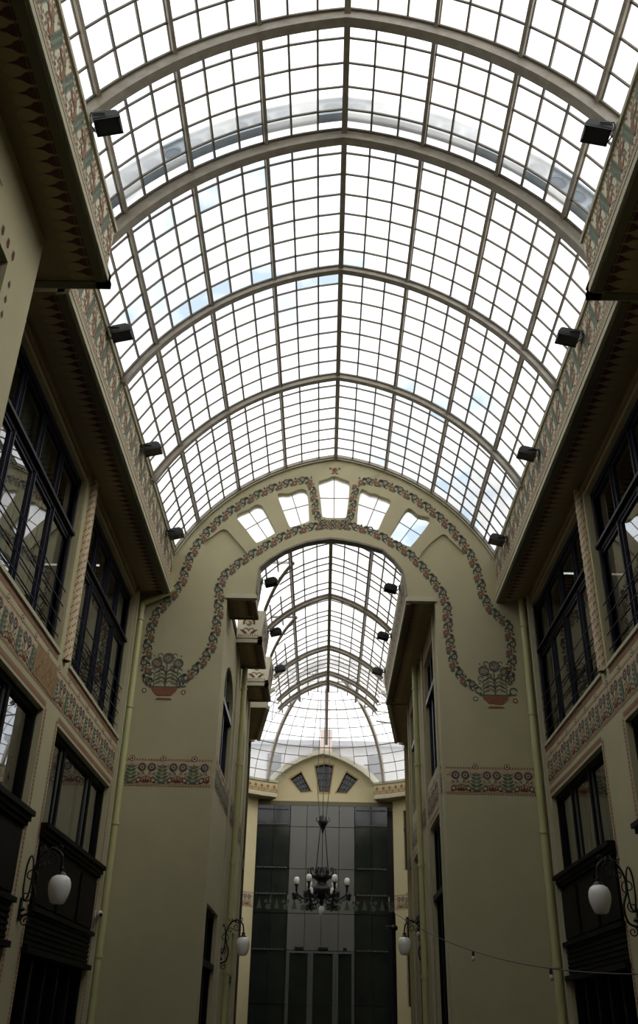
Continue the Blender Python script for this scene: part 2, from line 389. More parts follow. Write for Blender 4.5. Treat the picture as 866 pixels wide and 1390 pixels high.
def side_wall(side, P, up, lo, X, s):
    b = M()
    ops = [(a, c, UZ0, UZ1) for a, c in up]+[(a, c, GZ, LZ1) for a, c in lo]
    wall_grid(b, P, 8.75, YW, GZ, SZ+.02, ops, .27, 'plaster')
    # fillets round the openings
    for a, c in up:
        for u in (a-.05, c+.01): b.mbox(P, u, u+.04, UZ0-.02, UZ1, -.02, .0, 'plaster')
        b.mbox(P, a-.06, c+.06, UZ0-.06, UZ0, -.035, .27, 'mould')
        dotted(b, P, [(c+.06, UZ0-.17), (a-.06, UZ0-.17)], -.06)
        dotted(b, P, [(a-.02, UZ1+.06), (c+.02, UZ1+.06)], .05)
    for a, c in lo:
        dotted(b, P, [(a-.05, GZ+.3), (a-.05, LZ1+.05), (c+.05, LZ1+.05), (c+.05, GZ+.3)], .06)
    # painted frieze
    if side == 'left':
        frieze_band(b, P, 8.8, 19.93, 4.47, phase=8.9)
        paint(b, P, item([[(13.35, 4.50), (14.55, 4.48), (14.62, 4.75), (14.52, 4.98), (13.9, 5.0), (13.38, 4.97), (13.3, 4.7)]], 'stain', 1), .009)
        for k in range(9): paint(b, P, item(arc(13.5+.12*k, 4.6+.1*(k % 4), .05, .02, 20, 330, 7), 'ochre' if k % 2 else 'olive', 1)+item(leaf(13.45+.12*k, 4.55+.09*(k % 3), .1, .03, 70), 'red', 1), .012)
    else:
        frieze_band(b, P, 8.8, 19.95, 4.47, phase=9.12)
    return struct(b.build('wall_'+side))
wl = side_wall('left', PL, UPL, LOL, XL, -1)
wr = side_wall('right', PR, UPR, LOR, XR, 1)

# projecting near walls (with the upper window opening) ------------------------------
def near_wall(side, X, s):
    P = Map(X, 0, 0, 1, s, 0); b = M()
    wall_grid(b, P, -4, 8.75, GZ, SZ+.02, [(3.6, 7.90, 5.3, 7.46), (3.6, 7.9, GZ, 4.2)], .3, 'plaster')
    b.poly([P(8.75, GZ, 0), P(8.75, GZ, .75), P(8.75, SZ, .75), P(8.75, SZ, 0)], 'plaster')
    frieze_band(b, P, -4, 8.72, 4.47)
    for k in range(12):
        for j, dz in enumerate((0, .16)):
            pass
    # keystone ornament and drops over the window
    for u in (7.2, 4.8):
        it = item(rect(-.10, .10, .55, .575), 'ink')+item(rect(-.012, .012, .28, .55), 'ink')+item(rect(-.09, .09, .26, .285), 'ink')+item(disc(0, .19, .045, 8), 'darkred')
        paint(b, shift(P, u, 7.46), it)
    for k in range(22):
        u = 7.98-k*.2
        paint(b, P, item([[(u-.04, 7.60), (u, 7.56), (u+.04, 7.60), (u+.03, 7.70), (u-.03, 7.70)]], 'darkred'))
    for k in range(9): paint(b, P, item([[(8.02, 5.5+k*.22), (8.07, 5.46+k*.22), (8.10, 5.52+k*.22), (8.06, 5.58+k*.22)]], 'darkred'))
    w = struct(b.build('wall_near_'+side))
    return P
PNL = near_wall('left', AL, -1); PNR = near_wall('right', AR, 1)

# unseen light blockers behind the viewer, and the building shells --------------------------
b = M(); b.box(-7.2, 7.2, -4.3, -4.0, GZ, 12.6, 'plaster'); struct(b.build('wall_light_blocker'))  # added wall that keeps light out where the passage would run on
b = M(); b.box(-4.4, 4.6, -4.3, 2.35, 9.3, 9.55, 'plaster'); b.box(-4.4, 4.6, 2.1, 2.35, 9.55, 12.9, 'plaster'); struct(b.build('ceiling_light_blocker'))  # added opaque cover in place of glazing, darkens the lower walls
for side, s, X0, X1, Xi in (('left', -1, XL, -7.2, IL), ('right', 1, XR, 7.2, IR)):
    b = M()
    x = lambda q: (min(q), max(q))
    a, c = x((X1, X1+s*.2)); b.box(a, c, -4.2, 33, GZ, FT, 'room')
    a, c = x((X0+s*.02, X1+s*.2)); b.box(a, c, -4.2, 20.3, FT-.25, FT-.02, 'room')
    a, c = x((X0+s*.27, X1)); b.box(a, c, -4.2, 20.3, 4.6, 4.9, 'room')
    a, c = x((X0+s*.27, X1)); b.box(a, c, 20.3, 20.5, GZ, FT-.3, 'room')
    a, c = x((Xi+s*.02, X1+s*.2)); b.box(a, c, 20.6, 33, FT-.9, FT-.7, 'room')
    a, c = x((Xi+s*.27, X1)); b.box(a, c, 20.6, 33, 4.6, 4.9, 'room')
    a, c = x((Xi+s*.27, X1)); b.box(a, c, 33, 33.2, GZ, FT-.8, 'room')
    struct(b.build('wall_rooms_'+side))

# ------------------------------------------------------------------ windows of the side walls
NWIN = [0]
def win(): NWIN[0] += 1; e = empty('window_%d' % NWIN[0], (0, 0, 0), world=True); return struct(e)
def upper_window(P, u0, u1, ncol, guard=True, dark_low=False, curt=0.6, z0=UZ0, z1=UZ1, zt=7.33, seed=0, curtm='curtain'):
    rnd = random.Random(seed); w = win(); D = .17
    b = M()
    for a, c in ((u0, u0+.10), (u1-.10, u1)): b.mbox(P, a, c, z0, z1, D-.07, D+.06, 'frame')
    b.mbox(P, u0, u1, z1-.10, z1, D-.07, D+.06, 'frame'); b.mbox(P, u0, u1, z0, z0+.09, D-.07, D+.06, 'frame')
    b.build('window_frame', w)
    b = M(); b.mbox(P, u0, u1, zt-.08, zt+.08, D-.05, D+.05, 'frame'); b.mbox(P, u0, u1, zt+.0, zt+.05, D-.12, D-.05, 'frame'); b.build('transom', w)
    step = (u1-u0)/ncol
    for k in range(1, ncol):
        u = u0+k*step
        b = M(); b.mbox(P, u-.05, u+.05, z0, z1, D-.04, D+.05, 'frame'); b.mbox(P, u-.02, u+.02, z0, z1, D-.06, D-.04, 'frame'); b.build('mullion', w)
    # sash bars
    b = M()
    for k in range(ncol):
        a = u0+k*step+.06; c = a+step-.12
        for q0, q1 in ((z0+.09, zt-.08), (zt+.08, z1-.1)):
            b.mbox(P, a-.02, a+.04, q0, q1, D-.02, D+.02, 'frame'); b.mbox(P, c-.04, c+.02, q0, q1, D-.03, D+.02, 'frame')
            b.mbox(P, a, c, q0, q0+.05, D-.03, D+.02, 'frame'); b.mbox(P, a, c, q1-.05, q1, D-.03, D+.02, 'frame')
    b.build('sash', w)
    for k in range(ncol):
        a = u0+k*step+.02; c = a+step-.04
        for q0, q1 in ((z0+.02, zt), (zt, z1-.02)):
            t1, t2 = rnd.uniform(-.004, .004), rnd.uniform(-.004, .004)
            g = M(); g.poly([P(a, q0, D+t1), P(c, q0, D+t2), P(c, q1, D-t1), P(a, q1, D-t2)], 'window_glass'); g.build('window_pane', w)
    if guard:
        for k in range(4):
            g = M(); z = z0+.22+k*.26; g.tube([P(u0+.02, z, D-.13), P(u1-.02, z, D-.13)], .011, 'frame', 6); g.build('guard_rail', w)
    if dark_low:
        g = M(); g.mbox(P, u0+.02, u1-.02, z0, z0+1.05, D+.05, D+.08, 'wood_black')
        g.build('lower_panel', w)
    for k in range(ncol):
        if rnd.random() > curt: continue
        a = u0+k*step+.06; c = a+(step-.12)*rnd.choice((1, 1, .55)); n = 28
        g = M(); r_ = [P(a+(c-a)*i/n, 0, D+.16+.022*sin(i*1.9+k)+.01*sin(i*.7)) for i in range(n+1)]
        for p, q in zip(r_, r_[1:]): g.poly([(p[0], p[1], z0+.03), (q[0], q[1], z0+.03), (q[0], q[1], z1-.04), (p[0], p[1], z1-.04)], curtm, True)
        g.build('curtain', w)
    return w
upper_window(PL, *UPL[0], 4, curt=.85, seed=3); upper_window(PL, *UPL[1], 4, dark_low=True, curt=.4, seed=5)
upper_window(PR, *UPR[0], 4, curt=.8, seed=9); upper_window(PR, *UPR[1], 4, curt=.6, seed=12)
upper_window(PNL, 3.6, 7.9, 4, z0=5.3, z1=7.46, zt=6.8, seed=21); upper_window(PNR, 3.6, 7.9, 4, z0=5.3, z1=7.46, zt=6.8, seed=22)

def lower_window(P, u0, u1, cols, seed=0, ztop=LZ1, zt=LZT, awn=True):
    rnd = random.Random(seed); w = win(); D = .17
    b = M()
    for a, c in ((u0, u0+.09), (u1-.09, u1)): b.mbox(P, a, c, GZ, ztop, D-.07, D+.06, 'wood_black')
    b.mbox(P, u0, u1, ztop-.10, ztop, D-.07, D+.06, 'wood_black'); b.build('window_frame', w)
    us = [u0]+[u0+(u1-u0)*c for c in cols]+[u1]
    for u in us[1:-1]:
        b = M(); b.mbox(P, u-.05, u+.05, zt, ztop-.08, D-.06, D+.05, 'wood_black'); b.mbox(P, u-.075, u-.055, zt, ztop-.08, D-.02, D, 'steel'); b.build('mullion', w)
    for a, c in zip(us, us[1:]):
        t = rnd.uniform(-.01, .01); g = M(); g.poly([P(a, zt, D+t), P(c, zt, D-t), P(c, ztop, D), P(a, ztop, D)], 'window_glass'); g.build('window_pane', w)
        n = 20; cu = M(); r_ = [P(a+.1+(c-a-.2)*i/n, 0, D+.2+.03*sin(i*1.7)) for i in range(n+1)]
        for p, q in zip(r_, r_[1:]): cu.poly([(p[0], p[1], zt+.02), (q[0], q[1], zt+.02), (q[0], q[1], ztop-.04), (p[0], p[1], ztop-.04)], 'curtain', True)
        if rnd.random() < .75: cu.build('curtain', w)
    # moulded cornice and sign board of the shopfront
    b = M()
    for z_, h_, d_ in ((zt-.05, .07, .13), (zt-.12, .07, .08), (zt-.18, .06, .04)): b.mbox(P, u0-.05, u1+.05, z_, z_+h_, -d_, D, 'wood_black')
    b.build('shopfront_cornice', w)
    b = M(); b.mbox(P, u0, u1, 1.02, zt-.15, .02, D, 'wood_black')
    for k in range(3): b.mbox(P, u0+.1+(u1-u0)*k/3, u0-.1+(u1-u0)*(k+1)/3, 1.62, 2.42, -.02, .03, 'wood_black')
    for k in range(6): b.mbox(P, u0, u1, 1.06+k*.08, 1.10+k*.08, -.01, .03, 'wood_black')
    b.mbox(P, u0-.04, u1+.04, 1.50, 1.57, -.07, .03, 'wood_black'); b.mbox(P, u0-.03, u1+.03, .94, 1.02, -.09, D, 'wood_black'); b.build('sign_board', w)
    n = 5
    for k in range(n+1):
        u = u0+.05+(u1-u0-.1)*k/n; b = M(); b.mbox(P, u-.05, u+.05, GZ, .96, D-.1, D+.05, 'wood_black'); b.build('shopfront_post', w)
    b = M(); b.mbox(P, u0, u1, GZ, GZ+.5, D-.06, D+.03, 'wood_black'); b.build('stall_riser', w)
    for k in range(n):
        a = u0+.1+(u1-u0-.1)*k/n; c = a+(u1-u0-.1)/n-.1; g = M(); g.poly([P(a, GZ+.5, D), P(c, GZ+.5, D), P(c, .95, D), P(a, .95, D)], 'window_glass'); g.build('shop_pane', w)
lower_window(PL, *LOL[0], (.35, .68), 1); lower_window(PL, *LOL[1], (.26, .74), 2)
lower_window(PR, *LOR[0], (.3, .68), 3); lower_window(PR, *LOR[1], (.36, .70), 4)
lower_window(PNL, 3.6, 7.9, (.3, .7), 5, ztop=4.2); lower_window(PNR, 3.6, 7.9, (.3, .7), 6, ztop=4.2)

# rope-twist colonnettes between the upper windows
NT = [0]
def trim_name(): NT[0] += 1; return 'trim_%d' % NT[0]
def rope(x, y, z0, z1, r=.09):
    b = M(); n = 24; k = int((z1-z0)/.03); vs = []
    for i in range(k+1):
        z = z0+(z1-z0)*i/k
        for j in range(n):
            a = 2*pi*j/n; rr = r*(1+.07*cos(4*(a-z*12))); vs.append((x+rr*cos(a), y+rr*sin(a), z))
    b.mesh(vs, [(i*n+j, i*n+(j+1) % n, (i+1)*n+(j+1) % n, (i+1)*n+j) for i in range(k) for j in range(n)], 'rope', True)
    b.m = [b.mi('rope_groove') if (j-int(i*.03*12/(2*pi)*24)) % 6 == 0 else b.m[0] for i in range(k) for j in range(n)]
    struct(b.build(trim_name()))
rope(XL+.02, 14.84, UZ0-.05, SZ); rope(XR-.02, 14.88, UZ0-.05, SZ)

# ------------------------------------------------------------------ cornices (soffit, moulding, painted face)
def cornice(face, wall, s, y0, y1, ft, front=True, back=True, W=.545, sc=True, vs=1.):
    """face: x of the painted face, s: side; runs along y"""
    b = M()
    lo, hi = min(face, wall), max(face, wall)
    b.box(lo, hi, y0, y1, SZ, ft, 'fascia')
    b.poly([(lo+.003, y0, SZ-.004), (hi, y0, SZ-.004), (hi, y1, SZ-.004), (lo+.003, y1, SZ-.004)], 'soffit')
    # stepped moulding along the lower edge, returned round the free ends
    for (z0_, z1_, p_, m_) in ((SZ+.13, SZ+.17, .055, 'mould'), (SZ+.06, SZ+.13, .035, 'mould'), (SZ-.03, SZ+.06, .07, 'mould'), (SZ-.055, SZ-.03, .03, 'mould_dark')):
        a, c = sorted((face-s*p_, face+s*.10)); b.box(a, c, y0-(p_ if front else 0), y1+(p_ if back else 0), z0_, z1_, m_)
        if front: a, c = sorted((face-s*p_, wall)); b.box(a, c, y0-p_, y0+.1, z0_, z1_, m_)
        if back: a, c = sorted((face-s*p_, wall)); b.box(a, c, y1-.1, y1+p_, z0_, z1_, m_)
    a, c = sorted((face-s*.035, face+s*.02)); b.box(a, c, y0, y1+(.03 if back else 0), ft-.05, ft+.02, 'mould')
    P = Map(face, 0, 0, 1, s, 0)
    fascia_paint(b, P, y0+.02, y1-.02, SZ+.19, W, vs=(ft-.06-SZ-.19)/.92, mirror=1)
    if sc: scallops(b, face+s*.15, s, y0+.04, y1-.04, SZ-.006)
    if sc and abs(wall-face) > .4:
        for k in range(int((y1-y0)/.062)):
            y = y0+k*.062; G = lambda u, v, d: (wall-s*v, u, SZ-.006+d)
            paint(b, G, item(rect(y, y+.03, .05, .08), 'olive', 1))
    return b
for side, s, F_, N_, W_, A_ in (('left', -1, FL, NL, XL, AL), ('right', 1, FR, NR, XR, AR)):
    b = cornice(F_, W_, s, 9.72, YW, FT, front=False, back=False); struct(b.build(trim_name()))
    b = cornice(N_, W_, s, -4.0, 9.55 if s < 0 else 9.64, NT_, front=False, back=True); struct(b.build(trim_name()))

# ------------------------------------------------------------------ the arch wall
def curve_plate(name, outline, holes, y0, y1, m, res=1):
    cu = bpy.data.curves.new(name, 'CURVE'); cu.dimensions = '2D'; cu.fill_mode = 'BOTH'; cu.extrude = (y1-y0)/2
    for pl in [outline]+holes:
        sp = cu.splines.new('POLY'); sp.points.add(len(pl)-1)
        for i, (x, z) in enumerate(pl): sp.points[i].co = (x, z, 0, 1)
        sp.use_cyclic_u = True
    o = bpy.data.objects.new('tmp', cu); col.objects.link(o)
    dg = bpy.context.evaluated_depsgraph_get(); dg.update()
    me = bpy.data.meshes.new_from_object(o.evaluated_get(dg))
    bpy.data.objects.remove(o)
    vs = [(v.co.x, (y0+y1)/2-v.co.z, v.co.y) for v in me.vertices]; fs = [tuple(p.vertices) for p in me.polygons]
    bpy.data.meshes.remove(me)
    b = M(); b.mesh(vs, fs, m); return b
VX, VC, VZ, VR = .15, .7487, 7.4016, 5.112       # vault axis, arc centres, arc radius at the rib face
def vp(side, a, r): return (VX+side*(-VC+r*cos(a)), VZ+r*sin(a))
def apex(r): return math.acos(VC/r)
def vprof(r, a1=R(24), n=26):
    a0 = apex(r); L = [vp(-1, a1+(a0-a1)*i/n, r) for i in range(n+1)]; Rr = [vp(1, a0-(a0-a1)*i/n, r) for i in range(1, n+1)]
    return L+Rr
UX, UC, UZ_, UR = .08, -.10, 8.40, 1.812         # inner vault: axis, centre offset, centre height, radius
def smooth_closed(pts, k=4):
    n = len(pts); out = []
    for i in range(n):
        p0, p1, p2, p3 = [Vector((*pts[(i+j-1) % n], 0)) for j in range(4)]
        for q in range(k):
            t = q/k; v = .5*((2*p1)+(-p0+p2)*t+(2*p0-5*p1+4*p2-p3)*t*t+(-p0+3*p1-3*p2+p3)*t**3); out.append((v.x, v.y))
    return out
KEY = {
 'c': [(0.115, 11.93), (-0.05, 11.86), (-0.20, 11.80), (-0.27, 11.71), (-0.206, 11.209), (-0.163, 10.833), (-0.114, 10.766), (0.115, 10.751), (0.375, 10.762), (0.422, 10.824), (0.468, 11.221), (0.497, 11.72), (0.43, 11.81), (0.29, 11.865)],
 'l2': [(-1.26, 11.341), (-1.184, 11.419), (-0.991, 11.423), (-0.752, 11.532), (-0.588, 11.521), (-0.524, 11.397), (-0.497, 11.065), (-0.477, 10.712), (-0.516, 10.63), (-0.88, 10.489), (-0.953, 10.528), (-1.097, 10.883)],
 'l1': [(-2.23, 10.72), (-2.166, 10.85), (-1.951, 10.956), (-1.802, 11.075), (-1.657, 11.071), (-1.574, 10.963), (-1.422, 10.674), (-1.278, 10.375), (-1.31, 10.288), (-1.665, 10.064), (-1.761, 10.101), (-1.991, 10.408)],
 'r2': [(0.76, 11.50), (0.90, 11.53), (0.99, 11.467), (1.145, 11.442), (1.265, 11.375), (1.468, 11.288), (1.496, 11.172), (1.34, 10.827), (1.205, 10.489), (1.133, 10.441), (0.732, 10.573), (0.684, 10.666)],
 'r1': [(1.882, 11.021), (2.002, 11.024), (2.164, 10.877), (2.389, 10.82), (2.437, 10.7), (2.205, 10.341), (1.99, 10.061), (1.901, 10.02), (1.525, 10.216), (1.48, 10.321), (1.652, 10.644)]}
BLIND = {'bl': [(-2.939, 9.998), (-2.779, 10.198), (-2.58, 10.37), (-2.457, 10.382), (-2.324, 10.246), (-1.964, 9.822), (-1.939, 9.706), (-2.131, 9.434), (-2.414, 9.277), (-2.577, 9.388)],
         'br': [(2.163, 9.765), (2.384, 10.069), (2.668, 10.32), (2.79, 10.342), (2.907, 10.214), (3.161, 9.919), (3.188, 9.784), (2.8, 9.319), (2.629, 9.316), (2.244, 9.593)]}
holes = [smooth_closed(v) for v in KEY.values()]
blinds = [smooth_closed(v) for v in BLIND.values()]
ARC = [(-1.61, 9.41), (-1.40, 9.62), (-1.06, 9.86), (-.80, 9.99), (-.54, 10.10), (-.25, 10.17), (.06, 10.215), (.36, 10.18), (.68, 10.12), (1.0, 10.03), (1.30, 9.93), (1.55, 9.68), (1.76, 9.38)]
opening = [(-2.31, GZ-.05), (-2.31, SZ), (-1.66, SZ), (-1.62, 9.1)]+ARC+[(1.82, 9.0), (1.84, SZ), (2.47, SZ), (2.47, GZ-.05)]
top = [q for q in vprof(VR+.06, R(16))]
outline = [(-4.7, GZ-.05), (-4.7, top[0][1])]+top+[(4.95, top[-1][1]), (4.95, GZ-.05)]
b = curve_plate('front', outline+opening[::-1], holes+blinds, YW, YW+.06, 'plaster')
b2 = curve_plate('core', outline+opening[::-1], holes, YW+.055, YW+.22, 'plaster')
k = len(b.v); b.v += b2.v; b.f += [tuple(i+k for i in f) for f in b2.f]; b.m += [0]*len(b2.f); b.sm += [False]*len(b2.f)
# garlands, baskets and frieze painted on it
garland(b, PA, [(-0.422, 11.795), (-0.948, 11.722), (-1.572, 11.458), (-2.181, 11.054), (-2.684, 10.578), (-3.08, 10.015), (-3.294, 9.47), (-3.388, 8.995), (-3.604, 8.584), (-3.899, 8.161), (-3.984, 7.715), (-4.001, 7.279), (-3.985, 6.853), (-3.851, 6.521)], flip=-1)
garland(b, PA, [(-0.163, 10.545), (-0.83, 10.36), (-1.43, 9.99), (-2.001, 9.571), (-2.406, 9.164), (-2.501, 8.826), (-2.478, 8.278), (-2.521, 7.743), (-2.62, 7.306), (-2.851, 6.926), (-3.121, 6.668), (-3.27, 6.532)], flip=-1)
garland(b, PA, [(0.72, 11.797), (1.324, 11.722), (1.95, 11.4), (2.56, 10.919), (3.062, 10.328), (3.377, 9.749), (3.515, 9.22), (3.6, 8.721), (3.793, 8.361), (4.072, 8.08), (4.122, 7.694), (4.095, 7.177), (3.988, 6.671)])
garland(b, PA, [(0.369, 10.555), (0.952, 10.42), (1.477, 10.13), (1.904, 9.818), (2.287, 9.366), (2.639, 8.813), (2.736, 8.377), (2.731, 7.931), (2.774, 7.495), (2.848, 7.034), (3.058, 6.736), (3.305, 6.575)])
garland(b, PA, [(-0.46, 11.68), (-0.37, 11.315), (-0.32, 10.906), (-0.24, 10.66)], w=.8); garland(b, PA, [(0.67, 11.68), (0.60, 11.334), (0.55, 10.922), (0.46, 10.66)], w=.8)
garland(b, PA, [(-.25, 10.63), (.48, 10.63)], w=.6, L=.25); garland(b, PA, [(-.2, 10.50), (.43, 10.50)], w=.6, L=.25)
paint(b, PA, item(disc(.13, 12.10, .07, 10), 'orange', 2)+item(disc(.13, 12.10, .035), 'red', 3)+item(leaf(.13, 12.02, .1, .04, -20), 'red', 2)+item(leaf(.13, 12.02, .1, .04, 200), 'red', 2)+item(disc(.02, 12.14, .03), 'ink', 2)+item(disc(.24, 12.14, .03), 'ink', 2))
basket(b, PA, -3.53, 6.47); basket(b, PA, 3.69, 6.42)
frieze_band(b, PA, -4.28, -2.36, 3.5*1.25+.02, phase=-4.05, W=.655); frieze_band(b, PA, 2.52, 4.5, 3.5*1.25-.02, phase=2.5, W=.655)
struct(b.build('wall_arch'))
# keyhole windows in it
names = list(KEY)
for kname, pl in KEY.items():
    w = win(); pts = smooth_closed(pl)
    g = M(); g.poly([PA(x, z, .13) for x, z in pts], 'roof_frost' if kname != 'r1' else 'roof_clear'); g.build('window_pane', w)
    cx = sum(p[0] for p in pts)/len(pts); cz = sum(p[1] for p in pts)/len(pts)
    ang = {'c': 90, 'l2': 107, 'l1': 124, 'r2': 70, 'r1': 55}[kname]
    for a in (ang, ang+90):
        dx, dz = cos(R(a)), sin(R(a)); lim = [0, 0]
        for q, sg in enumerate((1, -1)):
            t = 0
            while t < 1.0:
                x, z = cx+sg*dx*t, cz+sg*dz*t; inside = False; j = len(pts)-1
                for i in range(len(pts)):
                    if (pts[i][1] > z) != (pts[j][1] > z) and x < (pts[j][0]-pts[i][0])*(z-pts[i][1])/(pts[j][1]-pts[i][1])+pts[i][0]: inside = not inside
                    j = i
                if not inside: break
                t += .02
            lim[q] = t
        g = M(); g.tube([PA(cx+dx*lim[0], cz+dz*lim[0], .12), PA(cx-dx*lim[1], cz-dz*lim[1], .12)], .011, 'roof_iron_dark', 6); g.build('glazing_bar', w)
# thin cover mould under the step of the opening
for a, c in ((-2.33, -1.64), (1.82, 2.49)):
    b = M(); b.box(a-.02, c+.02, YW-.05, YW+.08, SZ-.05, SZ+.03, 'mould'); b.box(a, c, YW-.03, YW+.08, SZ+.03, SZ+.07, 'mould'); struct(b.build(trim_name()))
# arch lining below the small vault
b = M(); arcp = [(-1.64, 8.75), (-1.62, 9.1)]+ARC+[(1.80, 9.1), (1.84, 8.75)]
cxx = .08
b.sweep([((x, YW-.03, z), (0, 1, 0), ((cxx-x)*.5/max(.3, math.hypot(cxx-x, 8.6-z))*1.0, 0, (8.6-z)/max(.3, math.hypot(cxx-x, 8.6-z)))) for x, z in arcp], [(0, 0), (.22, 0), (.22, .05), (0, .05)], 'roof_iron_dark')
struct(b.build(trim_name()))
# ------------------------------------------------------------------ the glazed vaults
def vault(nm, ax, vc, vz, rf, a_end, ribs, ys_bays, major, depth, w, skip=None, gclear=.1, seed=1, rowstep=.45, minor_w=.026):
    """pointed barrel vault running along y; ribs: (y, depth, width)"""
    root = struct(empty(nm, (0, 0, 0), world=True)); rnd = random.Random(seed)
    rg = rf+.05; a0 = math.acos(vc/rg)
    pos = lambda side, a, r: (ax+side*(-vc+r*cos(a)), vz+r*sin(a))
    def prof(r, aend=a_end, n=22):
        q = math.acos(vc/r); return [(-1, aend+(q-aend)*i/n) for i in range(n)]+[(1, q-(q-aend)*i/n) for i in range(n+1)]
    def arch(mb, y, r, sec, m, aend=a_end):
        fr = []
        for sd, a in prof(r, aend):
            x, z = pos(sd, a, r); fr.append(((x, y, z), (0, 1, 0), (-sd*cos(a), 0, -sin(a))))
        mb.sweep(fr, sec, m)
    for y, dp, wd in ribs:
        b = M(); arch(b, y, rg-.005, [(-wd*.28, 0), (wd*.28, 0), (wd*.28, dp), (-wd*.28, dp)], 'roof_iron')
        arch(b, y, rg-.005-dp*.8, [(-wd/2, 0), (wd/2, 0), (wd/2, dp*.28), (-wd/2, dp*.28)], 'roof_iron')
        arch(b, y, rg-.005-.02, [(-wd*.5, 0), (wd*.5, 0), (wd*.5, .03), (-wd*.5, .03)], 'roof_iron_dark'); b.build('roof_rib', root)
    Y0, Y1 = ys_bays[0], ys_bays[-1]
    def longbar(mb, sd, a, y0, y1, wd, dp, m):
        x, z = pos(sd, a, rg); t = (-sd*sin(a), cos(a)); n_ = (-sd*cos(a), -sin(a))
        c = []
        for y in (y0, y1):
            c += [(x+t[0]*p+n_[0]*q, y, z+t[1]*p+n_[1]*q) for p, q in ((-wd/2, -.01), (wd/2, -.01), (wd/2, dp), (-wd/2, dp))]
        mb.hexa(c, m)
    nmaj = int((a0-a_end)/major)+1
    b = M()
    x, z = pos(1, a0, rg); b.box(x-.035, x+.035, Y0, Y1, z-.10, z+.02, 'roof_iron'); b.box(x-.045, x+.045, Y0, Y1, z-.13, z-.10, 'roof_iron'); b.build('ridge_beam', root)
    for sd in (-1, 1):
        for k in range(1, nmaj):
            a = a0-k*major
            if a < a_end+.01: continue
            b = M()
            for y0, y1 in zip(ys_bays, ys_bays[1:]):
                if skip and skip(sd, a, (y0+y1)/2): continue
                longbar(b, sd, a, y0, y1, .055, .085, 'roof_iron'); longbar(b, sd, a, y0, y1, .075, .02, 'roof_iron_dark')
            b.build('purlin', root)
    mn = major/3; ncell = int(math.ceil((a0-a_end)/mn-1e-6))
    for bi, (y0, y1) in enumerate(zip(ys_bays, ys_bays[1:])):
        rows = max(1, round((y1-y0)/rowstep)); dy = (y1-y0)/rows
        bars = M(); gl = {}
        for sd in (-1, 1):
            for k in range(ncell):
                aa = a0-k*mn; ab = max(a_end, aa-mn)
                if k and k % 3 and not (skip and skip(sd, aa-.01, (y0+y1)/2)): longbar(bars, sd, aa, y0, y1, minor_w, .035, 'roof_iron_dark')
                for r_ in range(rows):
                    ya, yb = y0+r_*dy, y0+(r_+1)*dy
                    if skip and skip(sd, (aa+ab)/2, (ya+yb)/2): continue
                    (xa, za), (xb, zb) = pos(sd, aa, rg+.012), pos(sd, ab, rg+.012)
                    q = rnd.random(); nearrib = r_ in (0, rows-1) and rnd.random() < .45
                    low = k >= ncell-5
                    mm = 'roof_clear' if nearrib or q < (gclear*2.2 if low else gclear*.35) else ('roof_frost' if q > .72 else 'roof_glass')
                    t = rnd.uniform(-.004, .004)
                    gl.setdefault(mm, M()).poly([(xa, ya, za+t), (xb, ya, zb-t), (xb, yb, zb-t), (xa, yb, za+t)], mm)
                    if r_:
                        (xc, zc), (xd, zd) = pos(sd, aa, rg), pos(sd, ab, rg); n_ = (-sd*cos((aa+ab)/2), -sin((aa+ab)/2)); e = .03; hw = minor_w*.5
                        c = [(xc, ya-hw, zc), (xc, ya+hw, zc), (xc+n_[0]*e, ya+hw, zc+n_[1]*e), (xc+n_[0]*e, ya-hw, zc+n_[1]*e),
                             (xd, ya-hw, zd), (xd, ya+hw, zd), (xd+n_[0]*e, ya+hw, zd+n_[1]*e), (xd+n_[0]*e, ya-hw, zd+n_[1]*e)]
                        bars.hexa(c, 'roof_iron_dark')
        bo = bars.build('glazing_bars', root)
        for mm, g in gl.items(): g.build('glass_panes', bo)
    return root, pos, prof, arch, rg
mainY = [2.4, 5.25, 8.08, 10.12, 13.2, 16.55, YW]
V1 = vault('ceiling', VX, VC, VZ, VR, R(26.8), [(2.45, .24, .15), (5.25, .24, .15), (8.08, .24, .15), (10.12, .24, .15), (13.2, .15, .12), (16.55, .15, .12)], mainY, R(14.5), .1, .1, seed=4, gclear=.13)
# rim of the vault against the arch wall
b = M(); V1[3](b, YW-.035, VR+.06, [(-.035, 0), (.05, 0), (.05, .075), (-.035, .075)], 'roof_iron', R(26.8)); V1[3](b, YW-.03, VR-.03, [(-.02, 0), (.04, 0), (.04, .03), (-.02, .03)], 'mould', R(26.8)); struct(b.build(trim_name()))
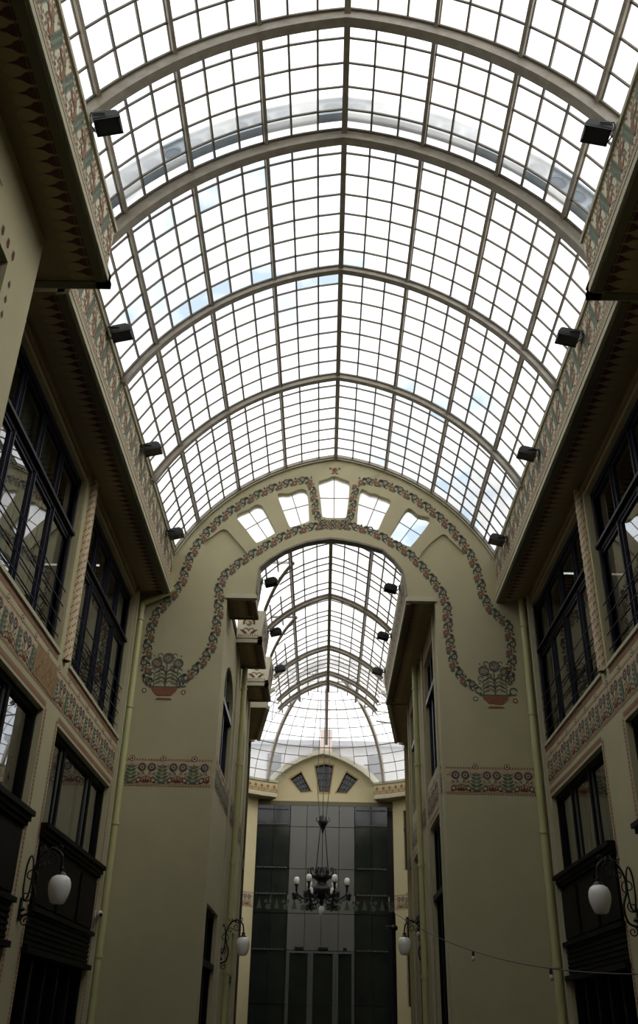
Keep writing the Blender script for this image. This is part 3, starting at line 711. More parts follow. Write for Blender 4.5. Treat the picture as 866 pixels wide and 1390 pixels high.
# perforated girder riding over the glass
b = M(); V1[3](b, 9.93, VR+.50, [(-.03, 0), (.03, 0), (.03, .36), (-.03, .36)], 'beam_blue', R(24))
V1[3](b, 9.93, VR+.52, [(-.08, 0), (.08, 0), (.08, .03), (-.08, .03)], 'beam_blue', R(24)); V1[3](b, 9.93, VR+.16, [(-.08, 0), (.08, 0), (.08, .03), (-.08, .03)], 'beam_blue', R(24))
g = empty('roof_girder', (VX, 9.93, VZ+5)); tag(g, 'blue-grey perforated steel girder arching over the glass beyond the second rib', 'girder')
b.build('web', g)
n = 14
for sd in (-1, 1):
    for k in range(n):
        a = apex(VR+.33)-(k+.5)*R(4.1); x, z = V1[1](sd, a, VR+.33); h = M()
        u = Vector((-sd*sin(a), 0, cos(a))); v = Vector((-sd*cos(a), 0, -sin(a))); c = Vector((x, 9.895, z))
        h.poly([c+u*.13*cos(2*pi*i/16)+v*.10*sin(2*pi*i/16) for i in range(16)], 'beam_hole')
        c2 = c+Vector((0, -.02, 0)); vs = []
        for rr in (1., 1.15):
            vs += [c2+u*.13*rr*cos(2*pi*i/16)+v*.10*rr*sin(2*pi*i/16) for i in range(16)]
        h.mesh(vs, [(i, (i+1) % 16, 16+(i+1) % 16, 16+i) for i in range(16)], 'steel'); h.build('web_hole', g)

gapsL = [(21.3, 22.85), (24.85, 26.3)]
def skip_in(sd, a, y): return sd < 0 and any(p < y < q and a < R(58-15*((y-p)/(q-p))) for p, q in gapsL)
inY = [YW+.2, 21.3, 22.85, 24.05, 24.85, 26.3, 28.05, 30.45, 31.4, 32.4]
V2 = vault('ceiling', .062, .7245, 7.418, 3.167, R(41), [(24.05, .12, .12), (28.05, .12, .12), (30.45, .12, .12), (31.4, .12, .14)], inY, R(19.6), .1, .1, skip=skip_in, seed=8, rowstep=.40, gclear=.02, minor_w=.02)
# curved rims of the two side openings of the small vault
for p, q in gapsL:
    b = M()
    pts = []
    for i in range(17):
        t = i/16; x, z = V2[1](-1, R(59-18*t), V2[4]-.02); pts.append((x, p+(q-p)*(.5*t+.5*t*t), z))
    b.tube(pts, .045, 'roof_iron', 7)
    x0, z0 = V2[1](-1, R(59), V2[4]-.02); x1, z1 = V2[1](-1, R(41), V2[4]); b.tube([(x0, p, z0), (x1+.05, p-.02, z0-.02)], .035, 'roof_iron', 6)
    struct(b.build(trim_name()))

# ------------------------------------------------------------------ inner passage
IN_UP = [(21.0, 23.25, 5.2, 8.2), (25.45, 27.5, 5.35, 8.2)]
IN_LO = [(20.95, 23.2, GZ, 4.22), (25.65, 27.65, GZ, 4.22)]
# right side
b = M(); wall_grid(b, PIR, YW+.2, 28.1, GZ, SZ+.05, IN_UP+IN_LO, .27, 'plaster')
frieze_band(b, PIR, YW+.25, 28.05, 4.47, phase=20.6)
for a, c, v0, v1 in IN_UP+IN_LO: dotted(b, PIR, [(a-.05, max(v0, 0)), (a-.05, v1+.05), (c+.05, v1+.05), (c+.05, max(v0, 0))], .06)
PCR = Map(2.50, 28.1, *(Vector((.55, 4.1)).normalized()), .99, -.13); wall_grid(b, PCR, 0, 4.2, GZ, SZ+.9, [(1.0, 3.0, 5.3, 8.2), (1.0, 3.0, GZ, 4.2)], .27, 'plaster'); frieze_band(b, PCR, 0.02, 4.1)
struct(b.build('wall_inner_right'))
# left side: arched upper openings
b = M(); ARCHW = [(21.0, 23.2, 5.1, 7.6), (25.3, 27.2, 5.1, 7.7)]
LOWL = [(20.65, 22.95, GZ, 2.25), (25.6, 27.6, GZ, 2.25)]
wall_grid(b, PIL, YW+.2, 28.3, GZ, SZ+.05, ARCHW+LOWL, .27, 'plaster')
for a, c, v0, v1 in ARCHW:     # spandrels that round the heads
    r = (c-a)/2; n = 10; sp = v1-.75
    for s_ in (0, 1):
        cu = (c, v1) if s_ else (a, v1)
        pts = [cu]+[((a+c)/2+(1 if s_ else -1)*r*cos(pi/2*i/n), sp+.75*sin(pi/2*i/n)) for i in range(n, -1, -1)]
        b.prism(PIL, pts, 0, .25, 'plaster')
frieze_band(b, PIL, YW+.25, 28.2, 4.47, phase=20.6)
PCL = Map(-2.33, 28.3, *(Vector((-.45, 3.9)).normalized()), -.99, -.11); wall_grid(b, PCL, 0, 4.0, GZ, SZ+.9, [(.6, 2.4, 5.3, 8.0), (.6, 2.4, GZ, 4.2)], .27, 'plaster'); frieze_band(b, PCL, 0.02, 3.9)
struct(b.build('wall_inner_left'))
# slim pilasters that frame the right windows
for P, u, z0, z1 in ((PIR, 20.75, GZ, SZ), (PIR, 23.45, GZ, SZ), (PIR, 25.25, GZ, SZ), (PIR, 27.85, GZ, SZ), (PIL, 23.6, GZ, SZ), (PIL, 27.9, GZ, SZ)):
    b = M(); b.mbox(P, u-.06, u+.06, z0, z1, -.05, .0, 'mould'); struct(b.build(trim_name()))
def slim_window(P, u0, u1, z0, z1, cols=2, zt=None, m='frame'):
    w = win(); D = .15; b = M()
    for a, c in ((u0, u0+.09), (u1-.09, u1)): b.mbox(P, a, c, z0, z1, D-.06, D+.06, m)
    b.mbox(P, u0, u1, z1-.09, z1, D-.06, D+.06, m); b.mbox(P, u0, u1, z0, z0+.09, D-.06, D+.06, m); b.build('window_frame', w)
    for k in range(1, cols):
        u = u0+(u1-u0)*k/cols; b = M(); b.mbox(P, u-.05, u+.05, z0, z1, D-.06, D+.05, m); b.build('mullion', w)
    if zt: b = M(); b.mbox(P, u0, u1, zt-.06, zt+.06, D-.14, D+.05, m); b.build('transom', w)
    g = M(); g.poly([P(u0, z0, D), P(u1, z0, D), P(u1, z1, D), P(u0, z1, D)], 'window_glass'); g.build('window_pane', w)
    return w
for a, c, v0, v1 in IN_UP: slim_window(PIR, a, c, v0, v1, 3, 7.2)
for a, c, v0, v1 in IN_LO: slim_window(PIR, a, c, v0, v1, 3, 2.7, 'wood_black')
for a, c, v0, v1 in ARCHW: slim_window(PIL, a, c, v0, v1, 2, 6.6)
for a, c, v0, v1 in LOWL: slim_window(PIL, a, c, v0, v1, 2, 1.2, 'wood_black')
slim_window(PCR, 1.0, 3.0, 5.3, 8.2, 2, 7.2); slim_window(PCR, 1.0, 3.0, GZ, 4.2, 2, 2.7, 'wood_black')
slim_window(PCL, .6, 2.4, 5.3, 8.0, 2, 7.2); slim_window(PCL, .6, 2.4, GZ, 4.2, 2, 2.7, 'wood_black')
# inner cornices
def inner_cornice(face, wall, s, y0, y1, front, back, emblem=False):
    b = M()
    c = [(face, y0, SZ), (wall, y0, SZ), (wall, y1, SZ), (face, y1, SZ), (face-s*.11, y0, IFT), (wall, y0, IFT), (wall, y1, IFT), (face-s*.11, y1, IFT)]
    b.hexa(c, 'fascia')
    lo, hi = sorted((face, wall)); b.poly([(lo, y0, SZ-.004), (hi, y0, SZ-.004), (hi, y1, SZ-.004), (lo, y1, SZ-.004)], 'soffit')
    for z0_, z1_, p_, m_ in ((SZ+.10, SZ+.14, .05, 'mould'), (SZ-.03, SZ+.06, .06, 'mould'), (SZ-.05, SZ-.03, .03, 'mould_dark')):
        a, c_ = sorted((face-s*p_, face+s*.06)); b.box(a, c_, y0-(p_ if front else 0), y1+(p_ if back else 0), z0_, z1_, m_)
        a, c_ = sorted((face-s*p_, wall))
        if front: b.box(a, c_, y0-p_, y0+.05, z0_, z1_, m_)
        if back: b.box(a, c_, y1-.05, y1+p_, z0_, z1_, m_)
    slope = .11/(IFT-SZ)
    F_ = lambda u, v, d: (face-s*((v-SZ)*slope)+s*d, u, v)
    n = max(1, round((y1-y0)/.5)); W2 = (y1-y0)/n
    for k in range(n): paint(b, (lambda u, v, d, b0=y0+k*W2: F_(b0+u*W2/.56, SZ+.16+v*.62, d)), FU, base=.006)
    scallops(b, face+s*.10, s, y0+.02, y1-.02, SZ-.006, W=.15)
    if emblem:
        P = Map(0, y0, 1, 0, 0, 1); cx = (face+wall)/2+s*0; cz = SZ+.44
        it = item(arc(0, .06, .09, .04, -20, 200, 8), 'red', 2)+item(disc(0, .05, .055, 8), 'olive', 1)+item(disc(-.02, .06, .02), 'pale', 2)
        it += item(arc(-.05, -.09, .05, .022, 0, 300, 6), 'olive', 1)+item(arc(.05, -.09, .05, .022, 180, -120, 6), 'olive', 1)+item(leaf(-.02, -.14, .16, .04, 150), 'red', 2)+item(leaf(.02, -.14, .16, .04, 30), 'red', 2)
        paint(b, shift(P, cx, cz, 1.5), it)
        for k in range(9): paint(b, P, item(rect(lo+.04+k*.06, lo+.075+k*.06, SZ+.17, SZ+.20), 'red', 1)+item(rect(lo+.04+k*.06, lo+.07+k*.06, IFT-.05, IFT-.02), 'red', 1))
    struct(b.build(trim_name()))
inner_cornice(-1.72, IL, -1, YW+.2, 21.25, False, True)
inner_cornice(-1.72, IL, -1, 22.9, 24.8, True, True, True)
inner_cornice(-1.72, IL, -1, 26.35, 27.75, True, True, True)
inner_cornice(1.87, IR, 1, YW+.2, 27.85, False, True)
# angled cornices towards the domed court
for pts in ([(-1.78, 28.5), (-2.33, 28.5), (-2.78, 32.2), (-2.28, 32.2)], [(1.90, 28.0), (2.50, 28.1), (3.05, 32.2), (2.42, 32.2)]):
    b = M(); b.hexa([(x, y, SZ) for x, y in pts]+[(x, y, IFT+.1) for x, y in pts], 'fascia')
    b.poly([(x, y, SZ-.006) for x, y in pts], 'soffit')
    (xa, ya), (xb, yb) = pts[0], pts[3]; L = math.hypot(xb-xa, yb-ya); P = Map(xa, ya, (xb-xa)/L, (yb-ya)/L, (-1 if xa < 0 else 1)*(yb-ya)/L, -(xb-xa)/L*(-1 if xa < 0 else 1))
    b.mbox(P, 0, L, SZ-.04, SZ+.06, -.05, .05, 'mould')
    for k in range(8): paint(b, (lambda u, v, d, b0=k*L/8: P(b0+u*L/8/.56, SZ+.12+v*.68, d)), FU, base=.006)
    for k in range(int(L/.16)): paint(b, (lambda u, v, d, kk=k: (P(.08+kk*.16+u, 0, .09+v)[0], P(.08+kk*.16+u, 0, .09+v)[1], SZ-.012)), [([(-.05, 0), (.05, 0), (0, .15)], 'darkred', 0)])
    struct(b.build(trim_name()))

# ------------------------------------------------------------------ domed court
DC = (.05, 37.0); DR, DH, DZ = 5.06, 4.0, 9.05
root = struct(empty('ceiling', (0, 0, 0), world=True))
def dpt(az, t, dr=0.):     # az from +y, t elevation parameter 0..90 deg
    return (DC[0]+(DR-dr)*cos(t)*sin(az), DC[1]+(DR-dr)*cos(t)*cos(az), DZ+(DH-dr)*sin(t))
def cut(p): return (p[1] < 36 and abs(p[0]) < 2.0 and p[2] < 10.8) or (p[1] > 40 and abs(p[0]) < 2.35 and p[2] < 10.8-.26*p[0]*p[0])
for k in range(12):
    az = R(30*k); b = M(); fr = []
    for i in range(25):
        t = R(5+83*i/24); p = dpt(az, t)
        if cut(p): continue
        nrm = Vector((cos(t)*sin(az)/DR, cos(t)*cos(az)/DR, sin(t)/DH)).normalized(); fr.append((p, (cos(az), -sin(az), 0), tuple(-nrm)))
    b.sweep(fr, [(-.06, 0), (.06, 0), (.06, .14), (-.06, .14)], 'roof_iron'); b.build('roof_rib', root)
rings = [5, 10.5, 16, 21.5, 27, 33, 39, 45, 51, 57.5, 64, 72, 82]
for i, t in enumerate(rings):
    b = M(); big = i % 4 == 0
    for k in range(72):
        a1, a2 = R(5*k), R(5*k+5); p, q = dpt(a1, R(t), .02), dpt(a2, R(t), .02)
        if cut(p): continue
        b.tube([p, q], .03 if big else .018, 'roof_iron' if big else 'roof_iron_dark', 5, cap=False)
    b.build('ring_bar', root)
for k in range(12):
    g = M(); gb = M()
    for j in range(4 if True else 6):
        az1, az2 = R(30*k+7.5*j), R(30*k+7.5*(j+1))
        for i, (t1, t2) in enumerate(zip(rings, rings[1:])):
            p = dpt((az1+az2)/2, R((t1+t2)/2))
            if cut(p): continue
            g.poly([dpt(az1, R(t1)), dpt(az2, R(t1)), dpt(az2, R(t2)), dpt(az1, R(t2))], 'dome_glass')
            if j and (i < 9 or j == 2): gb.tube([dpt(az1, R(t1), .02), dpt(az1, R(t2), .02)], .014, 'roof_iron_dark', 5, cap=False)
    bo = gb.build('glazing_bars', root); g.build('glass_panes', bo)
b = M(); b.lathe([(.05, 12.95), (.35, 12.98), (.35, 13.1), (.05, 13.12)], 'roof_iron', (DC[0], DC[1], 0)); b.build('crown_ring', root)
# ring cornice below the dome, ring wall
def ring(r0, r1, z0, z1, m, a0, a1, b, seg=48):
    n = max(2, int(abs(a1-a0)/7.5))
    for k in range(n):
        p, q = R(a0+(a1-a0)*k/n), R(a0+(a1-a0)*(k+1)/n)
        f = lambda r, a, z: (DC[0]+r*sin(a), DC[1]+r*cos(a), z)
        b.hexa([f(r0, p, z0), f(r1, p, z0), f(r1, q, z0), f(r0, q, z0), f(r0, p, z1), f(r1, p, z1), f(r1, q, z1), f(r0, q, z1)], m)
for sg in (-1, 1):
    b = M(); A0, A1 = sg*24.5, sg*150
    ring(5.06, 6.0, 8.78, 9.35, 'plaster_yellow', A0, A1, b); ring(4.98, 5.1, 8.72, 8.84, 'mould', A0, A1, b); ring(5.0, 5.1, 9.33, 9.42, 'mould', A0, A1, b); ring(5.1, 6.0, 8.70, 8.78, 'soffit', A0, A1, b)
    for k in range(36):
        a = R(sg*(26+k*3.4)); u0 = Vector((DC[0]+5.05*sin(a), DC[1]+5.05*cos(a), 8.84)); t = Vector((cos(a), -sin(a), 0)); nn = Vector((sin(a), cos(a), 0))
        P = lambda u, v, d: tuple(u0+t*u+Vector((0, 0, v))+nn*d)
        it = item(disc(0, .30, .09, 10), 'ochre', 1)+item(disc(0, .30, .045, 8), 'red', 2)+item(arc(-.06, .14, .06, .03, 0, 330, 6), 'red_pale', 1)+item(arc(.06, .14, .06, .03, 180, -150, 6), 'red_pale', 1)+item(tri(.15, .08, .1, .3), 'ochre', 1)
        paint(b, P, it, base=.012)
    struct(b.build(trim_name()))
b = M(); SEG = []
for sg in (-1, 1):
    for k in range(6):
        a, c = sg*(31+k*20.5), sg*(31+(k+1)*20.5)
        if abs(c) > 152: c = sg*152
        p, q = [(DC[0]+5.6*sin(R(v)), DC[1]+5.6*cos(R(v))) for v in (a, c)]; L = math.hypot(q[0]-p[0], q[1]-p[1])
        t = ((q[0]-p[0])/L, (q[1]-p[1])/L); n_ = (-t[1], t[0]) if sg > 0 else (t[1], -t[0])
        P = Map(p[0], p[1], t[0], t[1], *n_)
        if n_[0]*(p[0]-DC[0])+n_[1]*(p[1]-DC[1]) < 0: P.n = (-n_[0], -n_[1])
        SEG.append((P, L, sg, k))
        ops = [(.55, L-.55, 5.9, 8.25), (.55, L-.55, 1.0, 4.15)] if k < 5 else []
        wall_grid(b, P, 0, L, GZ, 8.8, ops, .25, 'plaster_yellow'); frieze_band(b, P, 0.01, L-.01, 4.45, W=.66)
struct(b.build('wall_court'))
for P, L, sg, k in SEG:
    if k < 2: slim_window(P, .55, L-.55, 5.9, 8.25, 2, 7.5); slim_window(P, .55, L-.55, 1.0, 4.15, 2, 3.0)
b = M()
for P, L, sg, k in SEG: b.mbox(P, -.3, L+.3, GZ, 9.3, .9, 1.0, 'room')
struct(b.build('wall_court_backing'))
# end facade: cream gable over a glass front
PE = Map(0, YEND, 1, 0, 0, 1)
gab = [(-2.33, SZ-.05), (-2.28, 9.35), (-2.05, 9.62), (-1.75, 9.88), (-1.40, 10.12), (-.95, 10.36), (-.5, 10.54), (-.08, 10.64), (.35, 10.54), (.8, 10.36), (1.25, 10.12), (1.62, 9.88), (1.95, 9.62), (2.2, 9.35), (2.25, SZ-.05)]
KW = {'l': [(-1.50, 9.60), (-1.03, 9.90), (-.58, 9.10), (-1.02, 9.05)], 'c': [(-.42, 10.17), (0, 10.27), (.37, 10.20), (.22, 9.08), (-.22, 9.08)], 'r': [(.95, 9.94), (1.44, 9.63), (.97, 9.05), (.52, 9.07)]}
b = curve_plate('gable', gab, [v for v in KW.values()], YEND-.02, YEND+.3, 'plaster_yellow')
b.box(-3.0, 3.0, YEND-.03, YEND+.3, SZ-.16, SZ+.02, 'mould_dark')
for p, q in zip(gab[1:-1], gab[2:-1]): b.hexa([(p[0], YEND-.35, p[1]), (q[0], YEND-.35, q[1]), (q[0], YEND+.05, q[1]), (p[0], YEND+.05, p[1]), (p[0]*1.07, YEND-.35, p[1]+.17), (q[0]*1.07, YEND-.35, q[1]+.17), (q[0]*1.05, YEND+.05, q[1]+.1), (p[0]*1.05, YEND+.05, p[1]+.1)], 'rim')
# red-brown outlines round the gable windows and thin edge line
for v in KW.values():
    cx = sum(p[0] for p in v)/len(v); cz = sum(p[1] for p in v)/len(v)
    o = [(cx+(x-cx)*1.16, cz+(z-cz)*1.12) for x, z in v]
    for i in range(len(v)): j = (i+1) % len(v); b.poly([PE(*v[i], -.03), PE(*v[j], -.03), PE(*o[j], -.03), PE(*o[i], -.03)], 'ochre')
struct(b.build('wall_end'))
for kx, v in KW.items():
    w = win(); g = M(); g.poly([PE(x, z, .16) for x, z in v], 'panel_dark'); g.build('window_pane', w)
    cx = sum(p[0] for p in v)/len(v); cz = sum(p[1] for p in v)/len(v); b = M()
    for i in range(len(v)): b.tube([PE(*v[i], .1), PE(*v[(i+1) % len(v)], .1)], .045, 'frame', 6)
    b.build('window_frame', w); b = M()
    for t in (-.16, 0, .16):
        mid = lambda p, q, f: (p[0]+(q[0]-p[0])*f, p[1]+(q[1]-p[1])*f)
        f = .5+t*1.6
        if len(v) == 4: A_, B_ = mid(v[0], v[1], f), mid(v[3], v[2], f)
        else: A_, B_ = mid(v[0], v[2], f), mid(v[4], v[3], f)
        b.tube([PE(*A_, .1), PE(*B_, .1)], .015, 'steel', 5)
        if len(v) == 4: A_, B_ = mid(v[0], v[3], f), mid(v[1], v[2], f)
        else: A_, B_ = mid(v[0], v[4], f), mid(v[2], v[3], f)
        b.tube([PE(*A_, .1), PE(*B_, .1)], .015, 'steel', 5)
    b.build('glazing_bar', w)
b = M(); frieze_band(b, PE, -2.9, 2.75, 4.42, phase=-2.9, W=.66); b.mbox(PE, -3, 3, GZ, 8.6, .55, .6, 'room'); b.mbox(PE, -3.6, 3.6, 8.45, 9.32, .32, .42, 'plaster_yellow')
struct(b.build('wall_end_backing'))
for v in ():
    pass
# glass front of the end facade: dark bays left and right, grey panels in the middle
gf = empty('glass_facade', (0, YEND, GZ)); struct(gf)
cols_ = [(-2.87, -2.15, 'panel_dark'), (-2.13, -1.45, 'panel_dark'), (-1.42, -.73, 'panel_grey'), (-.71, -.06, 'panel_grey'), (-.04, .64, 'panel_grey'), (.66, 1.30, 'panel_grey'), (1.33, 2.0, 'panel_dark'), (2.02, 2.70, 'panel_dark')]
rows_ = [GZ, 1.0, 2.9, 4.25, 5.95, 7.62, 8.5]
for x0, x1, m in cols_:
    for z0, z1 in zip(rows_, rows_[1:]):
        g = M(); g.mbox(PE, x0, x1, z0+.012, z1-.012, -.02, .0, m); g.build('glass_panel', gf)
for z in (8.33, 7.70, 5.98, 4.97, 2.92):
    for xa, xb in ((-2.8, -1.5), (1.38, 2.66)):
        b = M(); b.mbox(PE, xa, xb, z-.012, z+.012, -.09, -.06, 'steel')
        for k in range(9): b.lathe([(.022, -.025), (.035, 0), (.022, .025)], 'steel', (xa+.08+(xb-xa-.16)*k/8, YEND-.09, z), 8)
        b.build('fixing_rail', gf)
# frieze trees showing in the glass: their image is painted on as flat motifs
b = M()
for k in range(8):
    if abs(-2.6+k*.72+.1) > 3: continue
    P = shift(PE, -2.6+k*.72, 4.36)
    paint(b, P, item(tri(0, .05, .22, .40), 'band_green', 1)+item(disc(.27, .33, .07, 10), 'band_green', 1)+item(disc(.45, .33, .07, 10), 'band_green', 1)+item(disc(.36, .12, .11, 10), 'band_green', 1), base=.026)
b.build('frieze_image', gf)
# doors at its foot
for x0, x1 in ((-1.35, -.5), (-.4, .5), (.6, 1.25)):
    b = M(); b.mbox(PE, x0, x1, 2.80, 2.87, -.10, -.02, 'steel'); b.mbox(PE, x0, x0+.06, GZ, 2.8, -.10, -.02, 'steel'); b.mbox(PE, x1-.06, x1, GZ, 2.8, -.10, -.02, 'steel')
    b.mbox(PE, x0+.06, x1-.06, GZ, 2.80, -.05, -.02, 'panel_dark'); b.mbox(PE, x0+.25, x1-.25, 2.93, 3.02, -.08, -.02, 'frame'); b.build('glass_door', gf)

# ------------------------------------------------------------------ neighbours seen through the glass
def house(name, label, boxes, windows=()):
    o = empty(name, (boxes[0][0], boxes[0][2], GZ)); tag(o, label, 'building')
    for x0, x1, y0, y1, z0, z1, m, nm in boxes: b = M(); b.box(x0, x1, y0, y1, z0, z1, m); b.build(nm, o)
    for x0, x1, y, z0, z1 in windows: b = M(); b.box(x0, x1, y-.05, y+.02, z0, z1, 'dark_opening'); b.build('window', o)
    return o
house('neighbouring_building', 'pale grey building with a dark roof rising behind the far glass dome', [(-7, 7, 48, 56, GZ, 12.6, 'concrete_pale', 'wall'), (-7.3, 7.3, 47.7, 56, 12.6, 12.85, 'slate', 'roof'), (-.25, .35, 46.6, 48.3, GZ, 13.1, 'brick_pink', 'chimney_stack')],
      [(-2.9, -2.2, 48, 10.2, 12.2), (2.2, 2.9, 48, 10.2, 12.2)])
house('neighbouring_building', 'pale pinkish building with a grey roof seen low through the glass on the right', [(7.6, 14, 14.6, 26, GZ, 15.6, 'brick_pink', 'wall'), (7.4, 14, 14.4, 26, 15.6, 15.9, 'slate', 'roof')])
house('neighbouring_building', 'pale grey building seen low through the glass on the left beside the arch', [(-14, -8.0, 15, 26, GZ, 14.6, 'concrete_pale', 'wall'), (-14, -7.8, 15, 26, 14.6, 14.9, 'slate', 'roof')])

# ------------------------------------------------------------------ floodlights
def floodlight(loc, rz, label, sc=1., tilt=-14):
    o = empty('floodlight', loc, rz); tag(o, label, 'floodlight', 'floodlights along the cornices')
    T = Matrix.Translation((.225*sc, 0, -.02)) @ Matrix.Diagonal((.92, .76, .95, 1)) @ Matrix.Rotation(R(tilt), 4, 'Y')
    def tb(b): b.v = [tuple(T @ (Vector(p)*sc)) for p in b.v]; return b
    b = M(); pts = [(-.17, -.07), (.17, -.055), (.19, -.02), (.15, .06), (-.12, .08), (-.18, .02)]
    n = len(pts); vs = [(x, -.17, z) for x, z in pts]+[(x, .17, z) for x, z in pts]
    b.mesh(vs, [tuple(range(n)), tuple(range(2*n-1, n-1, -1))]+[(i, i+n, (i+1) % n+n, (i+1) % n) for i in range(n)], 'black_plastic')
    for k in range(7): b.box(-.10, .12, -.14+.043*k, -.13+.043*k, .055, .10, 'black_plastic')
    ho = tb(b).build('housing', o, True)
    b = M(); b.box(-.14, .15, -.14, .14, -.078, -.066, 'lens'); b.box(-.17, .19, -.17, -.14, -.085, -.05, 'black_plastic'); b.box(-.17, .19, .14, .17, -.085, -.05, 'black_plastic'); tb(b).build('lens', ho, True)
    b = M()
    for y in (-.145, .145): b.tube([(0, y*sc*.25, 0), (.05*sc, y*sc, -.02), (.22*sc, y*sc, -.02)], .011, 'black_plastic', 6)
    b.tube([(.0, -.05, 0), (0, .05, 0)], .02, 'black_plastic', 6); b.box(-.02, .015, -.06, .06, -.06, .06, 'black_plastic'); b.build('bracket', o, True)
    b = M(); b.tube([(.14*sc, .03, -.02), (.07, .08, -.09), (.0, .10, -.05), (0, .12, .02)], .007, 'cable', 5); b.build('cable', o, True)
    return o
fl = [(-3.08, 7.85, 9.80, 0, 'black floodlight at the near left, uppermost on the left cornice'), (-3.66, 11.95, 9.80, 0, 'black floodlight on the left cornice, second from the top of the picture'),
      (-3.66, 15.35, 9.72, 0, 'black floodlight on the left cornice, third from the top of the picture'), (-3.66, 18.8, 9.66, 0, 'black floodlight on the left cornice next to the big arch wall'),
      (3.50, 7.9, 9.80, pi, 'black floodlight at the near right, uppermost on the right cornice'), (3.93, 11.55, 9.52, pi, 'black floodlight on the right cornice, second from the top of the picture'),
      (3.93, 14.95, 9.50, pi, 'black floodlight on the right cornice, third from the top of the picture'), (3.93, 18.45, 9.46, pi, 'black floodlight on the right cornice next to the big arch wall')]
for x, y, z, rz, lb in fl: floodlight((x, y, z), rz, lb)
inf = [(-1.60, 21.0, 9.50, 0, 'black floodlight just inside the arch on the left of the inner passage'), (-1.62, 24.3, 9.50, 0, 'black floodlight over the second cornice block on the left of the inner passage'), (-1.62, 27.3, 9.50, 0, 'black floodlight over the third cornice block on the left of the inner passage'),
       (1.76, 21.2, 9.48, pi, 'black floodlight just inside the arch on the right of the inner passage'), (1.76, 24.4, 9.48, pi, 'black floodlight halfway along the right cornice of the inner passage'), (1.76, 27.3, 9.48, pi, 'black floodlight at the far end of the right inner cornice')]
for x, y, z, rz, lb in inf: floodlight((x, y, z), rz, lb, .95)
floodlight((4.35, 40.0, 9.62), pi*.9, 'tiny black floodlight on the far ring cornice at the right of the dome', .8)

# ------------------------------------------------------------------ wall lamps
def wall_lamp(loc, rz, label, sc=1., group='wrought iron wall lamps'):
    o = empty('wall_lamp', loc, rz); tag(o, label, 'wall lamp', group)
    S = lambda pts: [(x*sc, y*sc, z*sc) for x, y, z in pts]
    def cr(ctrl, k=8):
        P = [Vector(p) for p in ctrl]; out = []
        for i in range(len(P)-1):
            a, b_, c, d = P[max(i-1, 0)], P[i], P[i+1], P[min(i+2, len(P)-1)]
            for q in range(k): t = q/k; out.append(.5*((2*b_)+(-a+c)*t+(2*a-5*b_+4*c-d)*t*t+(-a+3*b_-3*c+d)*t**3))
        return out+[P[-1]]
    def scroll(cx, cz, r, turns, a0, sgn=1, y=0):
        return [(cx+r*(1-.75*i/24)*cos(a0+sgn*2*pi*turns*i/24), y, cz+r*(1-.75*i/24)*sin(a0+sgn*2*pi*turns*i/24)) for i in range(25)]
    b = M(); b.box(0, .03*sc, -.04*sc, .04*sc, -.42*sc, -.12*sc, 'iron'); b.tube(S([(.06+.055*cos(R(q)), 0, .15+.30*sin(R(q))) for q in range(-90, 271, 20)]), .014*sc, 'iron', 6)
    b.lathe([(.02*sc, 0), (.06*sc, .02*sc), (.05*sc, .05*sc), (.02*sc, .07*sc)], 'iron', (.03*sc, 0, -.30*sc), 12); b.build('wall_plate', o, True)
    b = M(); b.tube(cr(S([(.03, 0, -.36), (.16, 0, -.30), (.20, 0, -.10), (.13, 0, .12), (.14, 0, .33), (.24, 0, .50), (.38, 0, .55), (.50, 0, .47), (.53, 0, .33)])), .017*sc, 'iron', 8); b.build('arm', o, True)
    for c in (scroll(.10, .18, .10, 1.3, R(-60)), scroll(.07, -.10, .08, 1.4, R(60), -1), scroll(.36, .40, .10, 1.4, R(90), -1), scroll(.11, -.42, .07, 1.3, R(120), 1), scroll(.22, .33, .06, 1.2, R(0), 1), scroll(.46, .56, .05, 1.3, R(180), -1)):
        b = M(); b.tube(S(c), .010*sc, 'iron', 6); b.build('scroll', o, True)
    b = M()
    for i in range(7):
        a = i*1.1; b.tube(S([(.28+.03*cos(a), .03*sin(a), .52), (.28+.11*cos(a), .07*sin(a), .55+.05*sin(a*2)), (.30+.13*cos(a+.4), .09*sin(a+.4), .49)]), [.009*sc, .012*sc, .003*sc], 'iron', 5)
    b.build('leaf_spray', o, True)
    b = M(); b.lathe([(r*sc, z*sc) for r, z in ((.010, .36), (.020, .33), (.016, .30), (.05, .27), (.03, .25), (.055, .225), (.075, .20), (.085, .175))], 'iron', (.53*sc, 0, 0), 14); lh = b.build('lamp_holder', o, True)
    b = M(); b.lathe([(r*sc, z*sc) for r, z in ((.065, -.195), (.10, -.175), (.13, -.11), (.155, -.03), (.162, .04), (.155, .10), (.13, .155), (.09, .185), (.07, .19))], 'opal', (.53*sc, 0, 0), 28); b.build('globe_shade', lh, True)
    return o
wall_lamp((XL, 14.66, 1.73), 0, 'wrought iron wall lamp with a white globe on the near left pier')
wall_lamp((XR, 14.90, 1.78), pi, 'wrought iron wall lamp with a white globe on the near right pier')
wall_lamp((IL-.03, 24.2, 1.73), 0, 'smaller-looking iron wall lamp with a white globe low on the left wall beyond the arch')
wall_lamp((IR, 24.9, 1.86), pi, 'smaller-looking iron wall lamp with a white globe low on the right wall beyond the arch')

